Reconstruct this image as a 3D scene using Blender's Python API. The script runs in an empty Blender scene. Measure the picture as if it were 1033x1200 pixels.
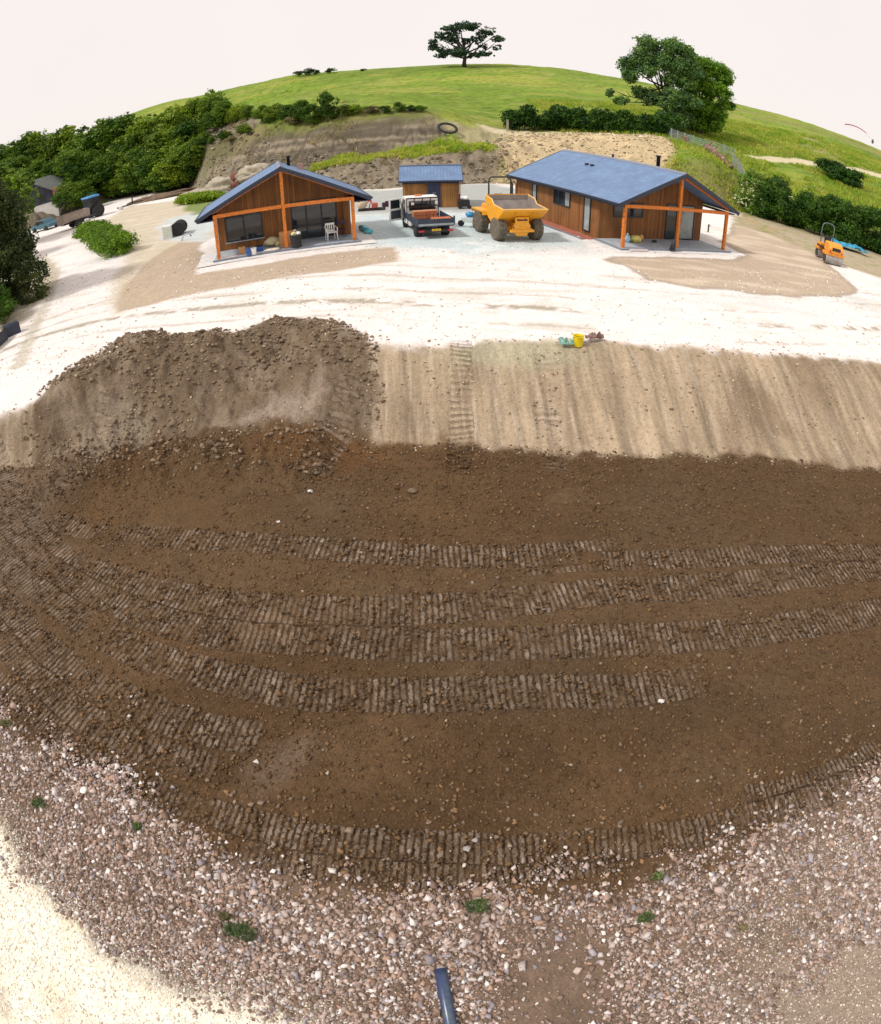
import bpy, bmesh, math, random
import numpy as np
from mathutils import Matrix, Vector, Euler
from math import radians as R, sin, cos, pi
random.seed(7); RNG = np.random.default_rng(7)
SC = bpy.context.scene; COL = SC.collection

# ---------------------------------------------------------------- camera
TH, ROLL, F, H = .634, .016, 740.67, 6.314      # pitch, roll, fisheye focal length (photo px), height over the yard
cd = bpy.data.cameras.new('camera'); cam = bpy.data.objects.new('camera', cd); COL.objects.link(cam); SC.camera = cam
cd.type = 'PANO'; cd.panorama_type = 'FISHEYE_EQUISOLID'
cd.sensor_fit = 'VERTICAL'; cd.sensor_height = 24; cd.sensor_width = 24*881/1024
cd.fisheye_lens = 24*F/1200; cd.fisheye_fov = R(180); cd.lens = 20
cd.clip_start = .05; cd.clip_end = 8000
cam.matrix_world = Matrix.Translation((0, 0, H)) @ Matrix.Rotation(pi/2-TH, 4, 'X') @ Matrix.Rotation(-ROLL, 4, 'Z')
# ---------------------------------------------------------------- sky, sun, exposure
SUN_EL, SUN_AZ = R(50), R(248)                   # azimuth clockwise from +Y: from the left, a little behind the camera
w = bpy.data.worlds.new('World'); SC.world = w; w.use_nodes = True; nt = w.node_tree; nt.nodes.clear()
sky = nt.nodes.new('ShaderNodeTexSky'); sky.sky_type = 'NISHITA'; sky.sun_disc = False
sky.sun_elevation = SUN_EL; sky.sun_rotation = SUN_AZ
tcw = nt.nodes.new('ShaderNodeTexCoord'); nz = nt.nodes.new('ShaderNodeTexNoise'); nz.inputs['Scale'].default_value = 1.6; nz.inputs['Detail'].default_value = 6
nt.links.new(tcw.outputs['Generated'], nz.inputs['Vector'])
crw = nt.nodes.new('ShaderNodeMix'); crw.data_type = 'RGBA'; crw.clamp_result = False
crw.inputs[6].default_value = (9.4, 8.6, 8.2, 1); crw.inputs[7].default_value = (10.5, 9.75, 9.35, 1)
nt.links.new(nz.outputs[0], crw.inputs[0])
mw = nt.nodes.new('ShaderNodeMix'); mw.data_type = 'RGBA'; mw.inputs[0].default_value = .94   # overcast: cloud over nearly the whole sky
nt.links.new(sky.outputs[0], mw.inputs[6]); nt.links.new(crw.outputs[2], mw.inputs[7])
bg = nt.nodes.new('ShaderNodeBackground'); bg.inputs[1].default_value = .1
wo = nt.nodes.new('ShaderNodeOutputWorld'); nt.links.new(mw.outputs[2], bg.inputs[0]); nt.links.new(bg.outputs[0], wo.inputs[0])
sl = bpy.data.lights.new('sun', 'SUN'); sl.energy = 2.7; sl.angle = R(7); sl.color = (1, .96, .9)
sun = bpy.data.objects.new('sun', sl); COL.objects.link(sun)
sd = Vector((sin(SUN_AZ)*cos(SUN_EL), cos(SUN_AZ)*cos(SUN_EL), sin(SUN_EL)))
sun.rotation_euler = sd.to_track_quat('Z', 'Y').to_euler()
SC.view_settings.view_transform = 'Standard'; SC.view_settings.look = 'None'; SC.view_settings.gamma = 1
SC.view_settings.exposure = 0; SC.view_settings.use_curve_mapping = False
try:
    SC.cycles.max_bounces = 6; SC.cycles.diffuse_bounces = 3; SC.cycles.glossy_bounces = 3; SC.cycles.transmission_bounces = 4; SC.cycles.use_denoising = True
except Exception: pass

# ---------------------------------------------------------------- survey: sight lines of the photo -> places on the site
def ray(px, py):
    a = px-516.5; b = 600-py; c, s = cos(ROLL), sin(ROLL)
    x = c*a+s*b; y = -s*a+c*b; r = math.hypot(x, y)+1e-9; psi = 2*math.asin(min(1, r/(2*F)))
    dx = sin(psi)*x/r; dy = sin(psi)*y/r; dz = cos(psi)
    return (dx, dz*cos(TH)+dy*sin(TH), -dz*sin(TH)+dy*cos(TH))
def U(px, py, z=0.):
    d = ray(px, py); t = (z-H)/d[2]; return (d[0]*t, d[1]*t, z)
def UD(px, py, D):
    d = ray(px, py); t = D/math.hypot(d[0], d[1]); return (d[0]*t, d[1]*t, H+d[2]*t)

# ---------------------------------------------------------------- numpy noise
def _h(ix, iy, seed):
    h = (ix.astype(np.int64)*374761393 + iy.astype(np.int64)*668265263 + seed*1274126177) & 0xffffffff
    h = ((h ^ (h >> 13))*1274126177) & 0xffffffff
    h = ((h ^ (h >> 16))*2246822519) & 0xffffffff
    return ((h ^ (h >> 15)) & 0xffffff).astype(np.float32)/0xffffff
def vn(x, y, seed=0):
    x = np.asarray(x, float); y = np.asarray(y, float)
    ix = np.floor(x); iy = np.floor(y); fx = x-ix; fy = y-iy
    fx = fx*fx*(3-2*fx); fy = fy*fy*(3-2*fy)
    a = _h(ix, iy, seed); b = _h(ix+1, iy, seed); c = _h(ix, iy+1, seed); d = _h(ix+1, iy+1, seed)
    return (a*(1-fx)+b*fx)*(1-fy)+(c*(1-fx)+d*fx)*fy
def fbm(x, y, f, octv=3, seed=0):               # about -1..1
    s = 0; a = 1; t = 0
    for k in range(octv):
        s = s+a*(vn(x*f+31.7*k, y*f+17.3*k, seed+k)*2-1); t += a; a *= .5; f *= 2.03
    return s/t
def ss(a, b, x):
    t = np.clip((x-a)/(b-a), 0, 1); return t*t*(3-2*t)
def poly_sd(x, y, P):                            # signed distance, >0 inside
    P = np.array(P, float); d = np.full(x.shape, 1e18); ins = np.zeros(x.shape, bool); n = len(P)
    for i in range(n):
        ax, ay = P[i][:2]; bx, by = P[(i+1) % n][:2]; ex, ey = bx-ax, by-ay
        t = np.clip(((x-ax)*ex+(y-ay)*ey)/(ex*ex+ey*ey+1e-12), 0, 1)
        d = np.minimum(d, (x-ax-t*ex)**2+(y-ay-t*ey)**2)
        if ay != by: ins ^= ((ay > y) != (by > y)) & (x < (bx-ax)*(y-ay)/(by-ay)+ax)
    d = np.sqrt(d); return np.where(ins, d, -d)
def line_sd(x, y, P):                            # distance to a polyline, arc length, signed offset
    P = np.array(P, float); best = np.full(x.shape, 1e18); S = np.zeros(x.shape); O = np.zeros(x.shape); s0 = 0
    for i in range(len(P)-1):
        ax, ay = P[i][:2]; bx, by = P[i+1][:2]; ex, ey = bx-ax, by-ay; L = math.hypot(ex, ey)
        tr = ((x-ax)*ex+(y-ay)*ey)/(L*L); t = np.clip(tr, 0, 1)
        d = (x-ax-t*ex)**2+(y-ay-t*ey)**2; m = d < best
        best = np.where(m, d, best); S = np.where(m, s0+t*L, S); O = np.where(m, ((x-ax)*ey-(y-ay)*ex)/L, O); s0 += L
    return np.sqrt(best), S, O
def pz(pts, z=0.): return [U(a, b, z)[:2] for a, b in pts]
def smooth_line(P, n=8):                         # Catmull-Rom
    P = [np.array(p, float) for p in P]; Q = [2*P[0]-P[1]]+P+[2*P[-1]-P[-2]]; o = []
    for i in range(1, len(Q)-2):
        for k in range(n):
            t = k/n; o.append(.5*((2*Q[i])+(Q[i+1]-Q[i-1])*t+(2*Q[i-1]-5*Q[i]+4*Q[i+1]-Q[i+2])*t*t+(3*Q[i]-Q[i-1]-3*Q[i+1]+Q[i+2])*t**3))
    o.append(P[-1]); return [tuple(p) for p in o]

# ---------------------------------------------------------------- terrain heights
CT = []
for px, py, D in [
    # left cut bank (face foot is on the yard), its upper edge, slope above
    (130,222,104),(200,193,88),(250,174,82),(300,163,76),(350,152,72),(400,142,70),(450,138,69),(500,141,68),
    (60,225,100),(60,212,122),(130,197,122),(200,172,105),
    # ledge behind the shed, with the upper face foot
    (385,194,59.5),(440,187,60.5),(500,181,61),(560,174,62),(385,186,63),(440,179,64),(500,166,65),(545,166,66),
    # ramp with the coil
    (525,156,66.5),(560,152,69),
    # rocky cut on the right and the top of it
    (600,168,65),(650,166,66),(700,166,66),(750,168,66),(785,172,67),(600,160,70),(700,158,72),(780,163,73),
    (825,170,76),(870,184,80),(960,193,90),(1033,205,98),
    # hill
    (420,122,88),(560,130,90),(660,126,92),(760,138,90),(830,150,92),(900,165,98),(990,175,112),
    (330,138,92),(300,128,108),(400,110,115),(500,104,118),(600,102,118),(700,110,118),(800,125,118),(880,142,120),(960,160,128),
    (275,108,160),(345,90,160),(430,83,160),(510,77,160),(580,75,160),(640,79.5,160),(720,91,160),(800,106,160),(850,119,160),(900,131,160),(960,149,160),(1033,177,160),
    # grass slope right of the right house
    (800,192,62),(845,205,62),(875,225,64),(910,222,70),(960,232,72),(1033,258,67),(990,212,86),(1033,228,84),(900,195,76)]:
    CT.append(UD(px, py, D))
for px, py in [(255,100),(275,108),(345,90),(430,83),(510,77),(580,75),(640,79.5),(720,91),(800,106),(850,119),(900,131),(960,149),(1033,177)]:
    x, y, z = UD(px, py, 160); CT += [(x*1.35, y*1.35, z+.5), (x*2.2, y*2.2, z-18)]
YARD = [(-60,-30),(-60,62),(-49,80),(-47,100),(-40,100),(-29,75),(-21,62),(-9,54.5),(0,56.5),(5,59),(12,58),(20,56.5),(28,55.5),(40,47.5),(60,38),(60,-30)]
for x, y in YARD[2:13]: CT.append((x, y, 0))
for x in range(-55, 61, 14):
    for y in (-20, 0, 20, 36, 50): 
        if y < 50 or -45 < x < -25: CT.append((x, y, 0))
CT += [(-10,47,0),(5,50,0),(20,49,0),(-90,60,-1),(-90,100,2),(-140,130,4),(-160,60,-4),(-120,10,-4),(90,30,-4),(130,60,-8),(130,-40,-10),(-130,-60,-10),(0,-60,-1),(80,-60,-6),(-200,200,2),(200,120,-4),(260,200,-20),(-260,300,-10),(0,420,-15),(150,380,-20)]
CT = np.array(CT, float); K = 40.
def _tp(r2): return np.where(r2 > 1e-12, .5*r2*np.log(r2+1e-12), 0)
_A = CT[:, :2]/K; _n = len(CT)
_M = np.zeros((_n+3, _n+3)); _M[:_n, :_n] = _tp(((_A[:, None]-_A[None])**2).sum(2))+np.eye(_n)*2e-4
_M[:_n, _n] = 1; _M[:_n, _n+1:] = _A; _M[_n, :_n] = 1; _M[_n+1:, :_n] = _A.T
_W = np.linalg.solve(_M, np.concatenate([CT[:, 2], [0, 0, 0]]))
def rbf(x, y):
    x = np.clip(x/K, -7, 7); y = np.clip(y/K, -2, 11); o = _W[_n]+_W[_n+1]*x+_W[_n+2]*y
    for i in range(_n): o += _W[i]*_tp((x-_A[i, 0])**2+(y-_A[i, 1])**2)
    return o
CREST = [(-60,9),(-25,11),(-14,13.4),(-12.7,13.9),(-11,15),(-8.6,17.3),(-4.5,17.7),(-2,16.9),(0,16.4),(4,17),(8.6,16.5),(15.6,17.1),(25,18),(60,20)]
FOOT = [(-60,6),(-25,9.5),(-14,12.2),(-10.6,13.4),(-5,14.1),(0,13.6),(6.3,13.2),(13.1,12.7),(25,12.5),(60,13)]
def yc(x): return np.interp(x, [p[0] for p in CREST], [p[1] for p in CREST])
def yf(x): return np.interp(x, [p[0] for p in FOOT], [p[1] for p in FOOT])+.12*np.sin(.9*x+.4)+.05*np.sin(3.1*x+1)+.03*np.sin(8.7*x)
HEAP = pz([(-5,560),(10,520),(42,482),(90,442),(135,416),(180,402),(215,405),(255,400),(285,402),(315,387),(350,384),(400,392),(432,410),(442,440),(430,470),(380,500),(300,512),(150,522),(60,528),(20,545)], -.4)
def height(x, y):
    x = np.asarray(x, float); y = np.asarray(y, float)
    z = rbf(x, y)
    ym = poly_sd(x, y, YARD)
    z = z*(1-ss(-2.5, .5, ym))
    far = ss(0, 8, -ym)
    z += far*(fbm(x, y, .09, 3, 3)*.35+fbm(x, y, .6, 3, 4)*.14)
    cutm = ss(.5, 2.5, -ym)*(1-ss(9, 13, -ym))*ss(14, 8, x)*ss(50, 54, y)
    z += cutm*(np.abs(fbm(x, y, .45, 4, 5))*.9-.3+fbm(x, y, 1.6, 3, 6)*.28)
    z = np.where(ym > 0, z+fbm(x, y, .25, 3, 9)*.06+fbm(x, y, 1.5, 2, 10)*.02, z)
    # bank down to the field, field floor
    c = yc(x)+fbm(x, y*.2, .5, 2, 14)*.25; f = yf(x)
    t = np.clip((c-y)/(c-f), 0, 1); t = t*t*(3-2*t)*.6+t*.4
    floor = -1.72-.022*np.clip(f-y, 0, 14)+.9*ss(-9.5, -16, x)*ss(2, 9, y)
    onf = ss(-24, -16, y)
    z = z*(1-t*onf)+floor*t*onf
    bank = ss(0, .15, t)*(1-ss(.9, 1, t))
    z += bank*(fbm(x*3, y*.25, .8, 3, 20)*.1)
    fl = ss(.85, 1, t)*ss(-3, -1, y)
    z += fl*(fbm(x, y, .35, 3, 21)*.07+fbm(x, y, 2.2, 4, 22)*.035)
    # spoil heap
    h = poly_sd(x, y, HEAP)+fbm(x, y, .9, 3, 30)*.35
    hm = ss(-.1, 1.3, h)
    z += hm*(.30+.32*fbm(x, y, .55, 3, 31)+.22*np.abs(fbm(x, y, 2.0, 4, 32)))+ss(-.1, .5, h)*(fbm(x, y, 4.5, 3, 33)*.1+fbm(x*.8+y*.6, y*.25-x*.3, 3., 3, 34)*.1)
    return z
def hz(x, y): return float(height(np.array([x]), np.array([y]))[0])
def on(px, py, z=0., n=6):                      # the point of the real ground seen at this spot
    for _ in range(n):
        p = U(px, py, z); z = hz(p[0], p[1])
    return (p[0], p[1], z)
def onD(px, py, D):
    p = UD(px, py, D); return (p[0], p[1], hz(p[0], p[1]))

# ---------------------------------------------------------------- materials
MATS = {}
def nodes_mat(name):
    m = bpy.data.materials.new(name); m.use_nodes = True; n = m.node_tree
    return m, n, n.nodes['Principled BSDF']
def mat(name, col, rough=.7, var=.15, scale=6., bump=0., metal=0., spec=.5, coat=0., dirt=None, dscale=2.5, det=5):
    """plain material with a little procedural unevenness in colour, roughness and surface"""
    if name in MATS: return MATS[name]
    m, n, p = nodes_mat(name); L = n.links
    tc = n.nodes.new('ShaderNodeTexCoord'); nz = n.nodes.new('ShaderNodeTexNoise'); nz.inputs['Scale'].default_value = scale; nz.inputs['Detail'].default_value = det
    L.new(tc.outputs['Object'], nz.inputs['Vector'])
    mr = n.nodes.new('ShaderNodeMapRange'); mr.inputs[3].default_value = 1-var; mr.inputs[4].default_value = 1+var; L.new(nz.outputs[0], mr.inputs[0])
    mr.inputs[1].default_value = .25; mr.inputs[2].default_value = .75
    hv = n.nodes.new('ShaderNodeHueSaturation'); hv.inputs['Color'].default_value = (*col, 1); L.new(mr.outputs[0], hv.inputs['Value'])
    out = hv.outputs[0]
    if dirt:
        n2 = n.nodes.new('ShaderNodeTexNoise'); n2.inputs['Scale'].default_value = dscale; n2.inputs['Detail'].default_value = 8; n2.inputs['Roughness'].default_value = .7
        L.new(tc.outputs['Object'], n2.inputs['Vector']); r2 = n.nodes.new('ShaderNodeMapRange'); r2.inputs[1].default_value = .5; r2.inputs[2].default_value = .72; L.new(n2.outputs[0], r2.inputs[0])
        mx = n.nodes.new('ShaderNodeMix'); mx.data_type = 'RGBA'; L.new(r2.outputs[0], mx.inputs[0]); L.new(out, mx.inputs[6]); mx.inputs[7].default_value = (*dirt, 1); out = mx.outputs[2]
    L.new(out, p.inputs['Base Color'])
    p.inputs['Roughness'].default_value = rough; p.inputs['Metallic'].default_value = metal; p.inputs['Specular IOR Level'].default_value = spec; p.inputs['Coat Weight'].default_value = coat
    if bump:
        b = n.nodes.new('ShaderNodeBump'); b.inputs['Strength'].default_value = .6; b.inputs['Distance'].default_value = bump; L.new(nz.outputs[0], b.inputs['Height']); L.new(b.outputs[0], p.inputs['Normal'])
    MATS[name] = m; return m

# ---------------------------------------------------------------- ground colours
WHITE = np.array((.80, .735, .70)); BEIGE = np.array((.44, .345, .25)); GREY = np.array((.43, .45, .455)); BANK = np.array((.43, .33, .225)); HEAPC = np.array((.20, .145, .095))
SOIL = np.array((.152, .089, .042)); STONE = np.array((.25, .175, .125)); PALE = np.array((.80, .72, .58)); GRASS = np.array((.185, .275, .032)); CUT = np.array((.175, .145, .105)); ROCK = np.array((.52, .41, .25))
def P0(*a): return pz(a, 0)
P_APL = P0((138,366),(142,335),(165,318),(186,296),(214,284),(238,284),(232,312),(228,322),(300,311),(430,291),(466,289),(468,305),(410,315),(340,325),(240,342))
P_PVL = P0((224,322),(242,268),(300,262),(404,262),(425,270),(436,287),(330,304))
P_APR = P0((715,305),(728,302),(862,304),(872,298),(845,284),(862,262),(905,268),(960,300),(1001,338),(984,347),(900,346),(830,340),(765,329))
P_PVR = P0((640,262),(660,262),(700,280),(822,281),(838,284),(880,304),(728,302))
P_YGR = P0((400,226),(470,222),(575,217),(604,222),(640,262),(690,288),(700,300),(640,296),(560,300),(520,290),(430,289),(402,262))
P_YWET = P0((424,252),(600,250),(640,262),(680,286),(640,290),(545,297),(440,288))
P_LB = P0((150,242),(235,233),(300,226),(300,262),(240,282),(190,300),(150,330),(140,368),(128,340),(150,300),(120,262))
P_VERG = P0((-60,430),(-20,300),(60,305),(66,322),(60,345),(20,385),(0,404),(-40,440))
P_HEAP = HEAP
P_YB = P0((392,228),(470,221),(575,215),(612,222),(612,240),(560,248),(470,250),(424,250),(400,245))
P_YL = P0((186,262),(205,254),(240,246),(262,262),(236,286),(215,282),(190,282))
P_VRG = P0((866,248),(920,262),(975,280),(1033,300),(1090,318),(1090,345),(1033,326),(998,314),(962,300),(925,284),(880,268),(856,262))
P_LEDGE = [UD(a, b, D)[:2] for a, b, D in [(365,191,60),(440,187,60.6),(510,178,61.6),(572,172,62.4),(578,166,63.6),(500,168,64.2),(440,179,63.2),(385,186,61.6)]]
P_ROCK = [UD(a, b, D)[:2] for a, b, D in [(575,214,59),(590,190,61),(580,165,66),(600,161,72),(700,159,73),(780,165,74),(790,178,66),(778,192,60),(780,230,52)]]
P_GRL = P0((215,243),(238,231),(262,228),(268,240),(230,252))
T_HILL = [UD(a, b, D)[:2] for a, b, D in [(575,163,71),(640,161,72),(700,158,72),(780,163,73),(825,171,76),(870,184,80),(960,193,90),(1040,206,98)]]
P_FG = [(-22,-4),(-14,4.5)]+pz([(0,830),(60,872),(150,905),(210,980),(300,1025),(400,1045),(560,1040),(700,1035),(850,1000),(960,950),(1033,905)], -1.98)+[(14,5),(22,-4),(0,-30)]
P_FG2 = pz([(300,905),(330,868),(380,862),(360,900),(310,930)], -1.9)
P_PALE = [(-14,3.2)]+pz([(0,960),(35,1010),(80,1055),(130,1095),(200,1128),(290,1152),(370,1180),(400,1200)], -2)+[(-1.2,-.6),(-3,-6),(-14,-6)]
P_PALR = pz([(840,1200),(900,1120),(1000,1075),(1033,1050)], -2)+[(9,1),(12,-6),(4,-6)]
P_PALR2 = pz([(800,1180),(820,1110),(900,1040),(1033,985)], -2)+[(9,2.5),(12,-4),(4,-4)]
TRK = []
def ext(P, a, b):                                 # carry a track on beyond what the photo shows of it
    if a: d = np.subtract(P[0], P[1]); P = [tuple(np.add(P[0], d/np.hypot(*d)*2.2))]+P
    if b: d = np.subtract(P[-1], P[-2]); P = P+[tuple(np.add(P[-1], d/np.hypot(*d)*2.2))]
    return P
def trk(pts, w, a, sp=.118, z=-1.86): TRK.append((ext(smooth_line(pz(pts, z)), pts[0][0] <= 0, pts[-1][0] >= 1033), w*(1.22 if z < -1.5 else 1), a, sp))
trk([(40,605),(110,622),(200,630),(330,641),(450,650),(560,653),(660,650),(760,640)], .6, .8)
trk([(560,672),(640,662),(700,657),(780,656),(900,651),(1033,648)], .5, .7)
trk([(0,545),(25,600),(80,655),(180,690),(300,712),(450,716),(600,706),(720,692),(860,684),(1033,668)], .62, .9)
trk([(0,600),(50,658),(130,702),(240,738),(370,748),(500,754),(700,749),(860,741),(1033,716)], .62, 1.)
trk([(0,648),(60,700),(140,752),(230,784),(330,806),(450,813),(600,808),(760,802),(860,790)], .6, .95)
trk([(0,700),(40,748),(110,800),(200,838),(300,862),(360,868)], .55, .85)
trk([(0,745),(60,810),(130,855),(220,888),(310,900)], .5, .85)
trk([(0,800),(60,850),(120,895),(250,950),(400,982),(560,993),(750,984),(900,950),(1033,898)], .42, .95, .105)
trk([(220,975),(340,1008),(500,1022),(650,1015),(790,988)], .36, .7, .1)
trk([(850,935),(950,912),(1033,872)], .32, .6, .1)
trk([(541,425),(541,470),(540,520)], .62, -.9, .15, -.8)
trk([(640,425),(646,470),(650,520)], .8, .5, .2, -.8)
trk([(345,512),(385,470),(420,430)], .8, .55, .17, -.4)
trk([(225,505),(290,455),(330,405)], .8, .4, .17, -.4)
trk([(50,540),(90,500),(140,455)], .8, .5, .17, -.4)

def ground_sheet():
    # rows: fine near the camera, coarser with distance; columns spread with distance
    ys = [-400., -200, -100, -50, -25, -12, -7, -4, -2.6]
    y = -1.8
    while y < 12: ys.append(y); y += .034
    while y < 700: ys.append(y); y += .034+.0052*(y-12)
    ys += [900, 1500, 3000]
    Y = np.array(ys); n = 1120
    u = np.linspace(-1, 1, n); u = u*.72+.28*u**3
    Wd = 13+1.35*np.clip(Y, 0, None)+1.5*np.clip(-Y, 0, None)
    Wd = np.where(Y < 12, 13+Wd*0+np.clip(Y, 0, None)*.95+1.5*np.clip(-Y-2, 0, None), Wd*0+13+11.4+1.35*(Y-12))
    X = Wd[:, None]*u[None]; YY = np.repeat(Y[:, None], n, 1)
    x = X.ravel(); y = YY.ravel(); z = height(x, y)
    z[y > 800] = -60; z[y < -60] += 14*ss(-60, -300, y[y < -60])  # unseen rise behind the camera, added for the window glass to reflect
    m = len(Y); idx = np.arange(m*n).reshape(m, n)
    q = np.stack([idx[:-1, :-1], idx[:-1, 1:], idx[1:, 1:], idx[1:, :-1]], 2).reshape(-1, 4)
    # ---- colours
    C = np.tile(WHITE, (len(x), 1)).astype(float); bump = np.full(x.shape, .4)
    wx = x+fbm(x, y, .5, 3, 50)*.7+fbm(x, y, 3, 3, 51)*.12; wy = y+fbm(x, y, .5, 3, 52)*.7+fbm(x, y, 3, 3, 53)*.12
    def put(k, c):
        nonlocal C
        k = np.clip(k, 0, 1)[:, None]; C = C*(1-k)+np.asarray(c)*k
    N1 = fbm(x, y, .35, 4, 60); N2 = fbm(x, y, 2.2, 4, 61); N3 = fbm(x, y, .12, 3, 62); S1 = fbm(x*.25+y*.05, y, 1.6, 4, 63); V1 = fbm(x*4, y*.3, 1., 4, 64)
    road = y > 0
    # worn patches and wheel lines on the pale stone road
    put(ss(.05, .5, S1+.4*N2)*.6*ss(-.2, .4, N1+.2), (.60, .55, .48)); put(ss(.1, .6, fbm(x*.4, y, .5, 4, 830))*ss(18, 22, y)*.45, (.56, .58, .58))
    for off, wd_, kk in ((0, .16, .95), (1.5, .08, .6), (-1.7, .07, .5), (3.4, .1, .5), (5.2, .08, .4)):
        d, s, o = line_sd(x, y, [(a, b+off) for a, b in smooth_line(P0((-20,420),(60,390),(140,372),(230,362),(300,356),(420,352),(520,357),(640,362),(760,372),(860,380),(960,383),(1100,388)))])
        put((1-ss(wd_, wd_*2.6, np.abs(d+N2*.25)))*kk*ss(-.4, .3, N2+N1), (.36, .32, .25))
    d, s, o = line_sd(x, y, P0((20,430),(60,345),(66,318),(50,300)))
    put((1-ss(.1, .5, np.abs(d+N2*.3)))*.6, (.40, .36, .26))
    def zone(P, c, fe=.3, k=1., warp=1.):
        s = poly_sd(x+(wx-x)*warp, y+(wy-y)*warp, P); put(ss(-fe, fe, s)*k, c); return s
    zone(P_LB, (.52, .45, .33), .6, .9); put(ss(0, .5, poly_sd(wx, wy, P_LB))*ss(.0, .5, S1)*.5, (.70, .62, .5))
    zone(P_VERG, (.42, .36, .25), .8, .9)
    zone(P_YGR, (.56, .58, .56), .8, .85)
    zone(P_YB, (.36, .375, .36), 1.2, .85); zone(P_YL, (.52, .58, .60), .5, .8)
    s = zone(P_YWET, (.48, .58, .60), .9, .75); 
    put(ss(-.3, .5, s)*ss(.05, .5, N1*.7+N2*.6)*.6, (.72, .75, .74))
    s = zone(P_APL, BEIGE, .25, .95, .6); put(ss(0, .4, s)*ss(.1, .6, N2+S1*.5)*.4, BEIGE*1.25)
    s = zone(P_APR, BEIGE*1.02, .25, .95, .6); put(ss(0, .5, s)*ss(-.1, .5, fbm(x*.3, y, 1.1, 3, 71))*.6, (.66, .56, .44)); put(ss(-.25, 0, s)*(1-ss(0, .35, s))*.6, BEIGE*.6)
    s = zone(P_VRG, (.37, .30, .19), .7, .9, 1.2); put(ss(-.3, .5, s)*ss(0, .5, N2+N1*.5)*.7, (.22, .25, .07)); put(ss(-.3, .5, s)*ss(.2, .6, N1)*.5, (.52, .32, .17))
    # slopes beyond the yard
    ym = poly_sd(wx, wy, YARD); out = ss(-.8, .3, -ym)
    gx = GRASS; G = np.tile(gx, (len(x), 1))
    gn = fbm(x, y, .06, 4, 80); g2 = fbm(x*.5, y*1.6, .22, 4, 81); g3 = fbm(x, y, 1.1, 3, 82)
    G = G*(1+.26*gn[:, None]+.26*g3[:, None]); kk = ss(-.05, .5, g2*.8+gn*.5)[:, None]; G = G*(1-kk*.55)+np.array((.36, .34, .07))*kk*.6
    kd = ss(.25, .7, fbm(x, y, .5, 3, 83))[:, None]; G = G*(1-kd*.35)+np.array((.05, .10, .012))*kd*.35
    kf = ss(.0, .5, fbm(x, y*1.5, 1.6, 4, 870))[:, None]; G = G*(1-kf*.35); kp = ss(.2, .6, fbm(x*.5, y*1.5, .5, 4, 871))[:, None]; G = G*(1-kp*.5)+np.array((.36, .33, .12))*kp*.5
    ks = ss(.1, .6, fbm(x*.12, y*.6, .35, 4, 84))[:, None]; G = G*(1-ks*.35)+np.array((.12, .17, .03))*ks*.35; kb = ss(.3, .6, fbm(x*.4, y, .16, 3, 800))[:, None]*ss(-5, 20, x)[:, None]; G = G*(1-kb*.45)+np.array((.30, .24, .11))*kb*.45
    k = out[:, None]; C = C*(1-k)+G*k
    bump = np.where(out > .5, 1., bump)
    # bare cut faces on the left: everything between the yard edge and the vegetation line
    cutp = [UD(a, b, D)[:2] for a, b, D in [(120,226,112),(150,206,100),(200,193,88),(250,176,82),(300,164,76),(350,153,72),(400,143,70),(450,139,69),(510,141,69),(540,158,67),(500,167,64.6),(440,180,63.4),(385,187,62),(365,194,60)]]+[(-9,53),(-21,61),(-29,74),(-40,100)]
    s = poly_sd(wx, wy, cutp); layer = fbm(x*.12, (z-.02*x)*3.4, 1.0, 4, 85)
    put(ss(.0, .8, -ym+N2*.5)*(1-ss(7, 9.5, -ym+N1*2))*ss(-6, -9, x)*ss(50, 53, y)*(1-ss(90, 97, y)), CUT); layer2 = fbm(x*.12, (z-.02*x)*3.4, 1.0, 4, 85); put(ss(.0, .8, -ym)*(1-ss(7, 9.5, -ym+N1*2))*ss(-6, -9, x)*ss(50, 53, y)*(1-ss(90, 97, y))*ss(-.05, .3, layer2)*.8, CUT*1.8)
    put(ss(-.4, .6, s), CUT); put(ss(0, .5, s)*ss(-.05, .3, layer)*.85, CUT*1.9); put(ss(0, .5, s)*ss(.05, .35, -layer)*.6, CUT*.5); put(ss(0, .5, s)*ss(.05, .5, fbm(x*2.5, y*.6, .9, 4, 810))*.65, CUT*.45); put(ss(0, .5, s)*ss(.2, .7, fbm(x, y, .4, 3, 86))*.5, (.16, .13, .07)); put(ss(0, .6, s)*ss(.35, .8, fbm(x, z*2, .9, 3, 87))*.5, CUT*.5)
    d, s, o = line_sd(wx, wy, [UD(a, b, D)[:2] for a, b, D in ((150,200,96),(200,188,87),(250,170,82),(300,160,77),(350,150,73),(400,139,70.5),(500,138,69.5))]); put((1-ss(.8, 2.4, d))*.6, (.15, .15, .055)); put((1-ss(.8, 2.4, d))*ss(0, .5, N1)*.6, (.28, .22, .11))
    face2 = ss(-.4, .4, poly_sd(wx, wy, [(-12,54),(0,56),(5,58.5),(6.5,62),(-1,62.5),(-9,60),(-13,59)])); put(face2, CUT*1.5); put(face2*ss(.0, .5, fbm(x*1.5, z*2.5, 1.2, 4, 88))*.75, CUT*.5); put(face2*ss(.1, .6, fbm(x, y, 1.2, 4, 812))*.6, CUT*2.4); put(face2*ss(.2, .6, fbm(x, y, .5, 3, 89))*.5, (.36, .25, .13))
    s = poly_sd(wx, wy, P_LEDGE); put(ss(-.6, .4, s), (.20, .26, .03)); put(ss(-.6, .4, s)*ss(0.1, .5, N2)*.5, (.30, .22, .10))
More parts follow.
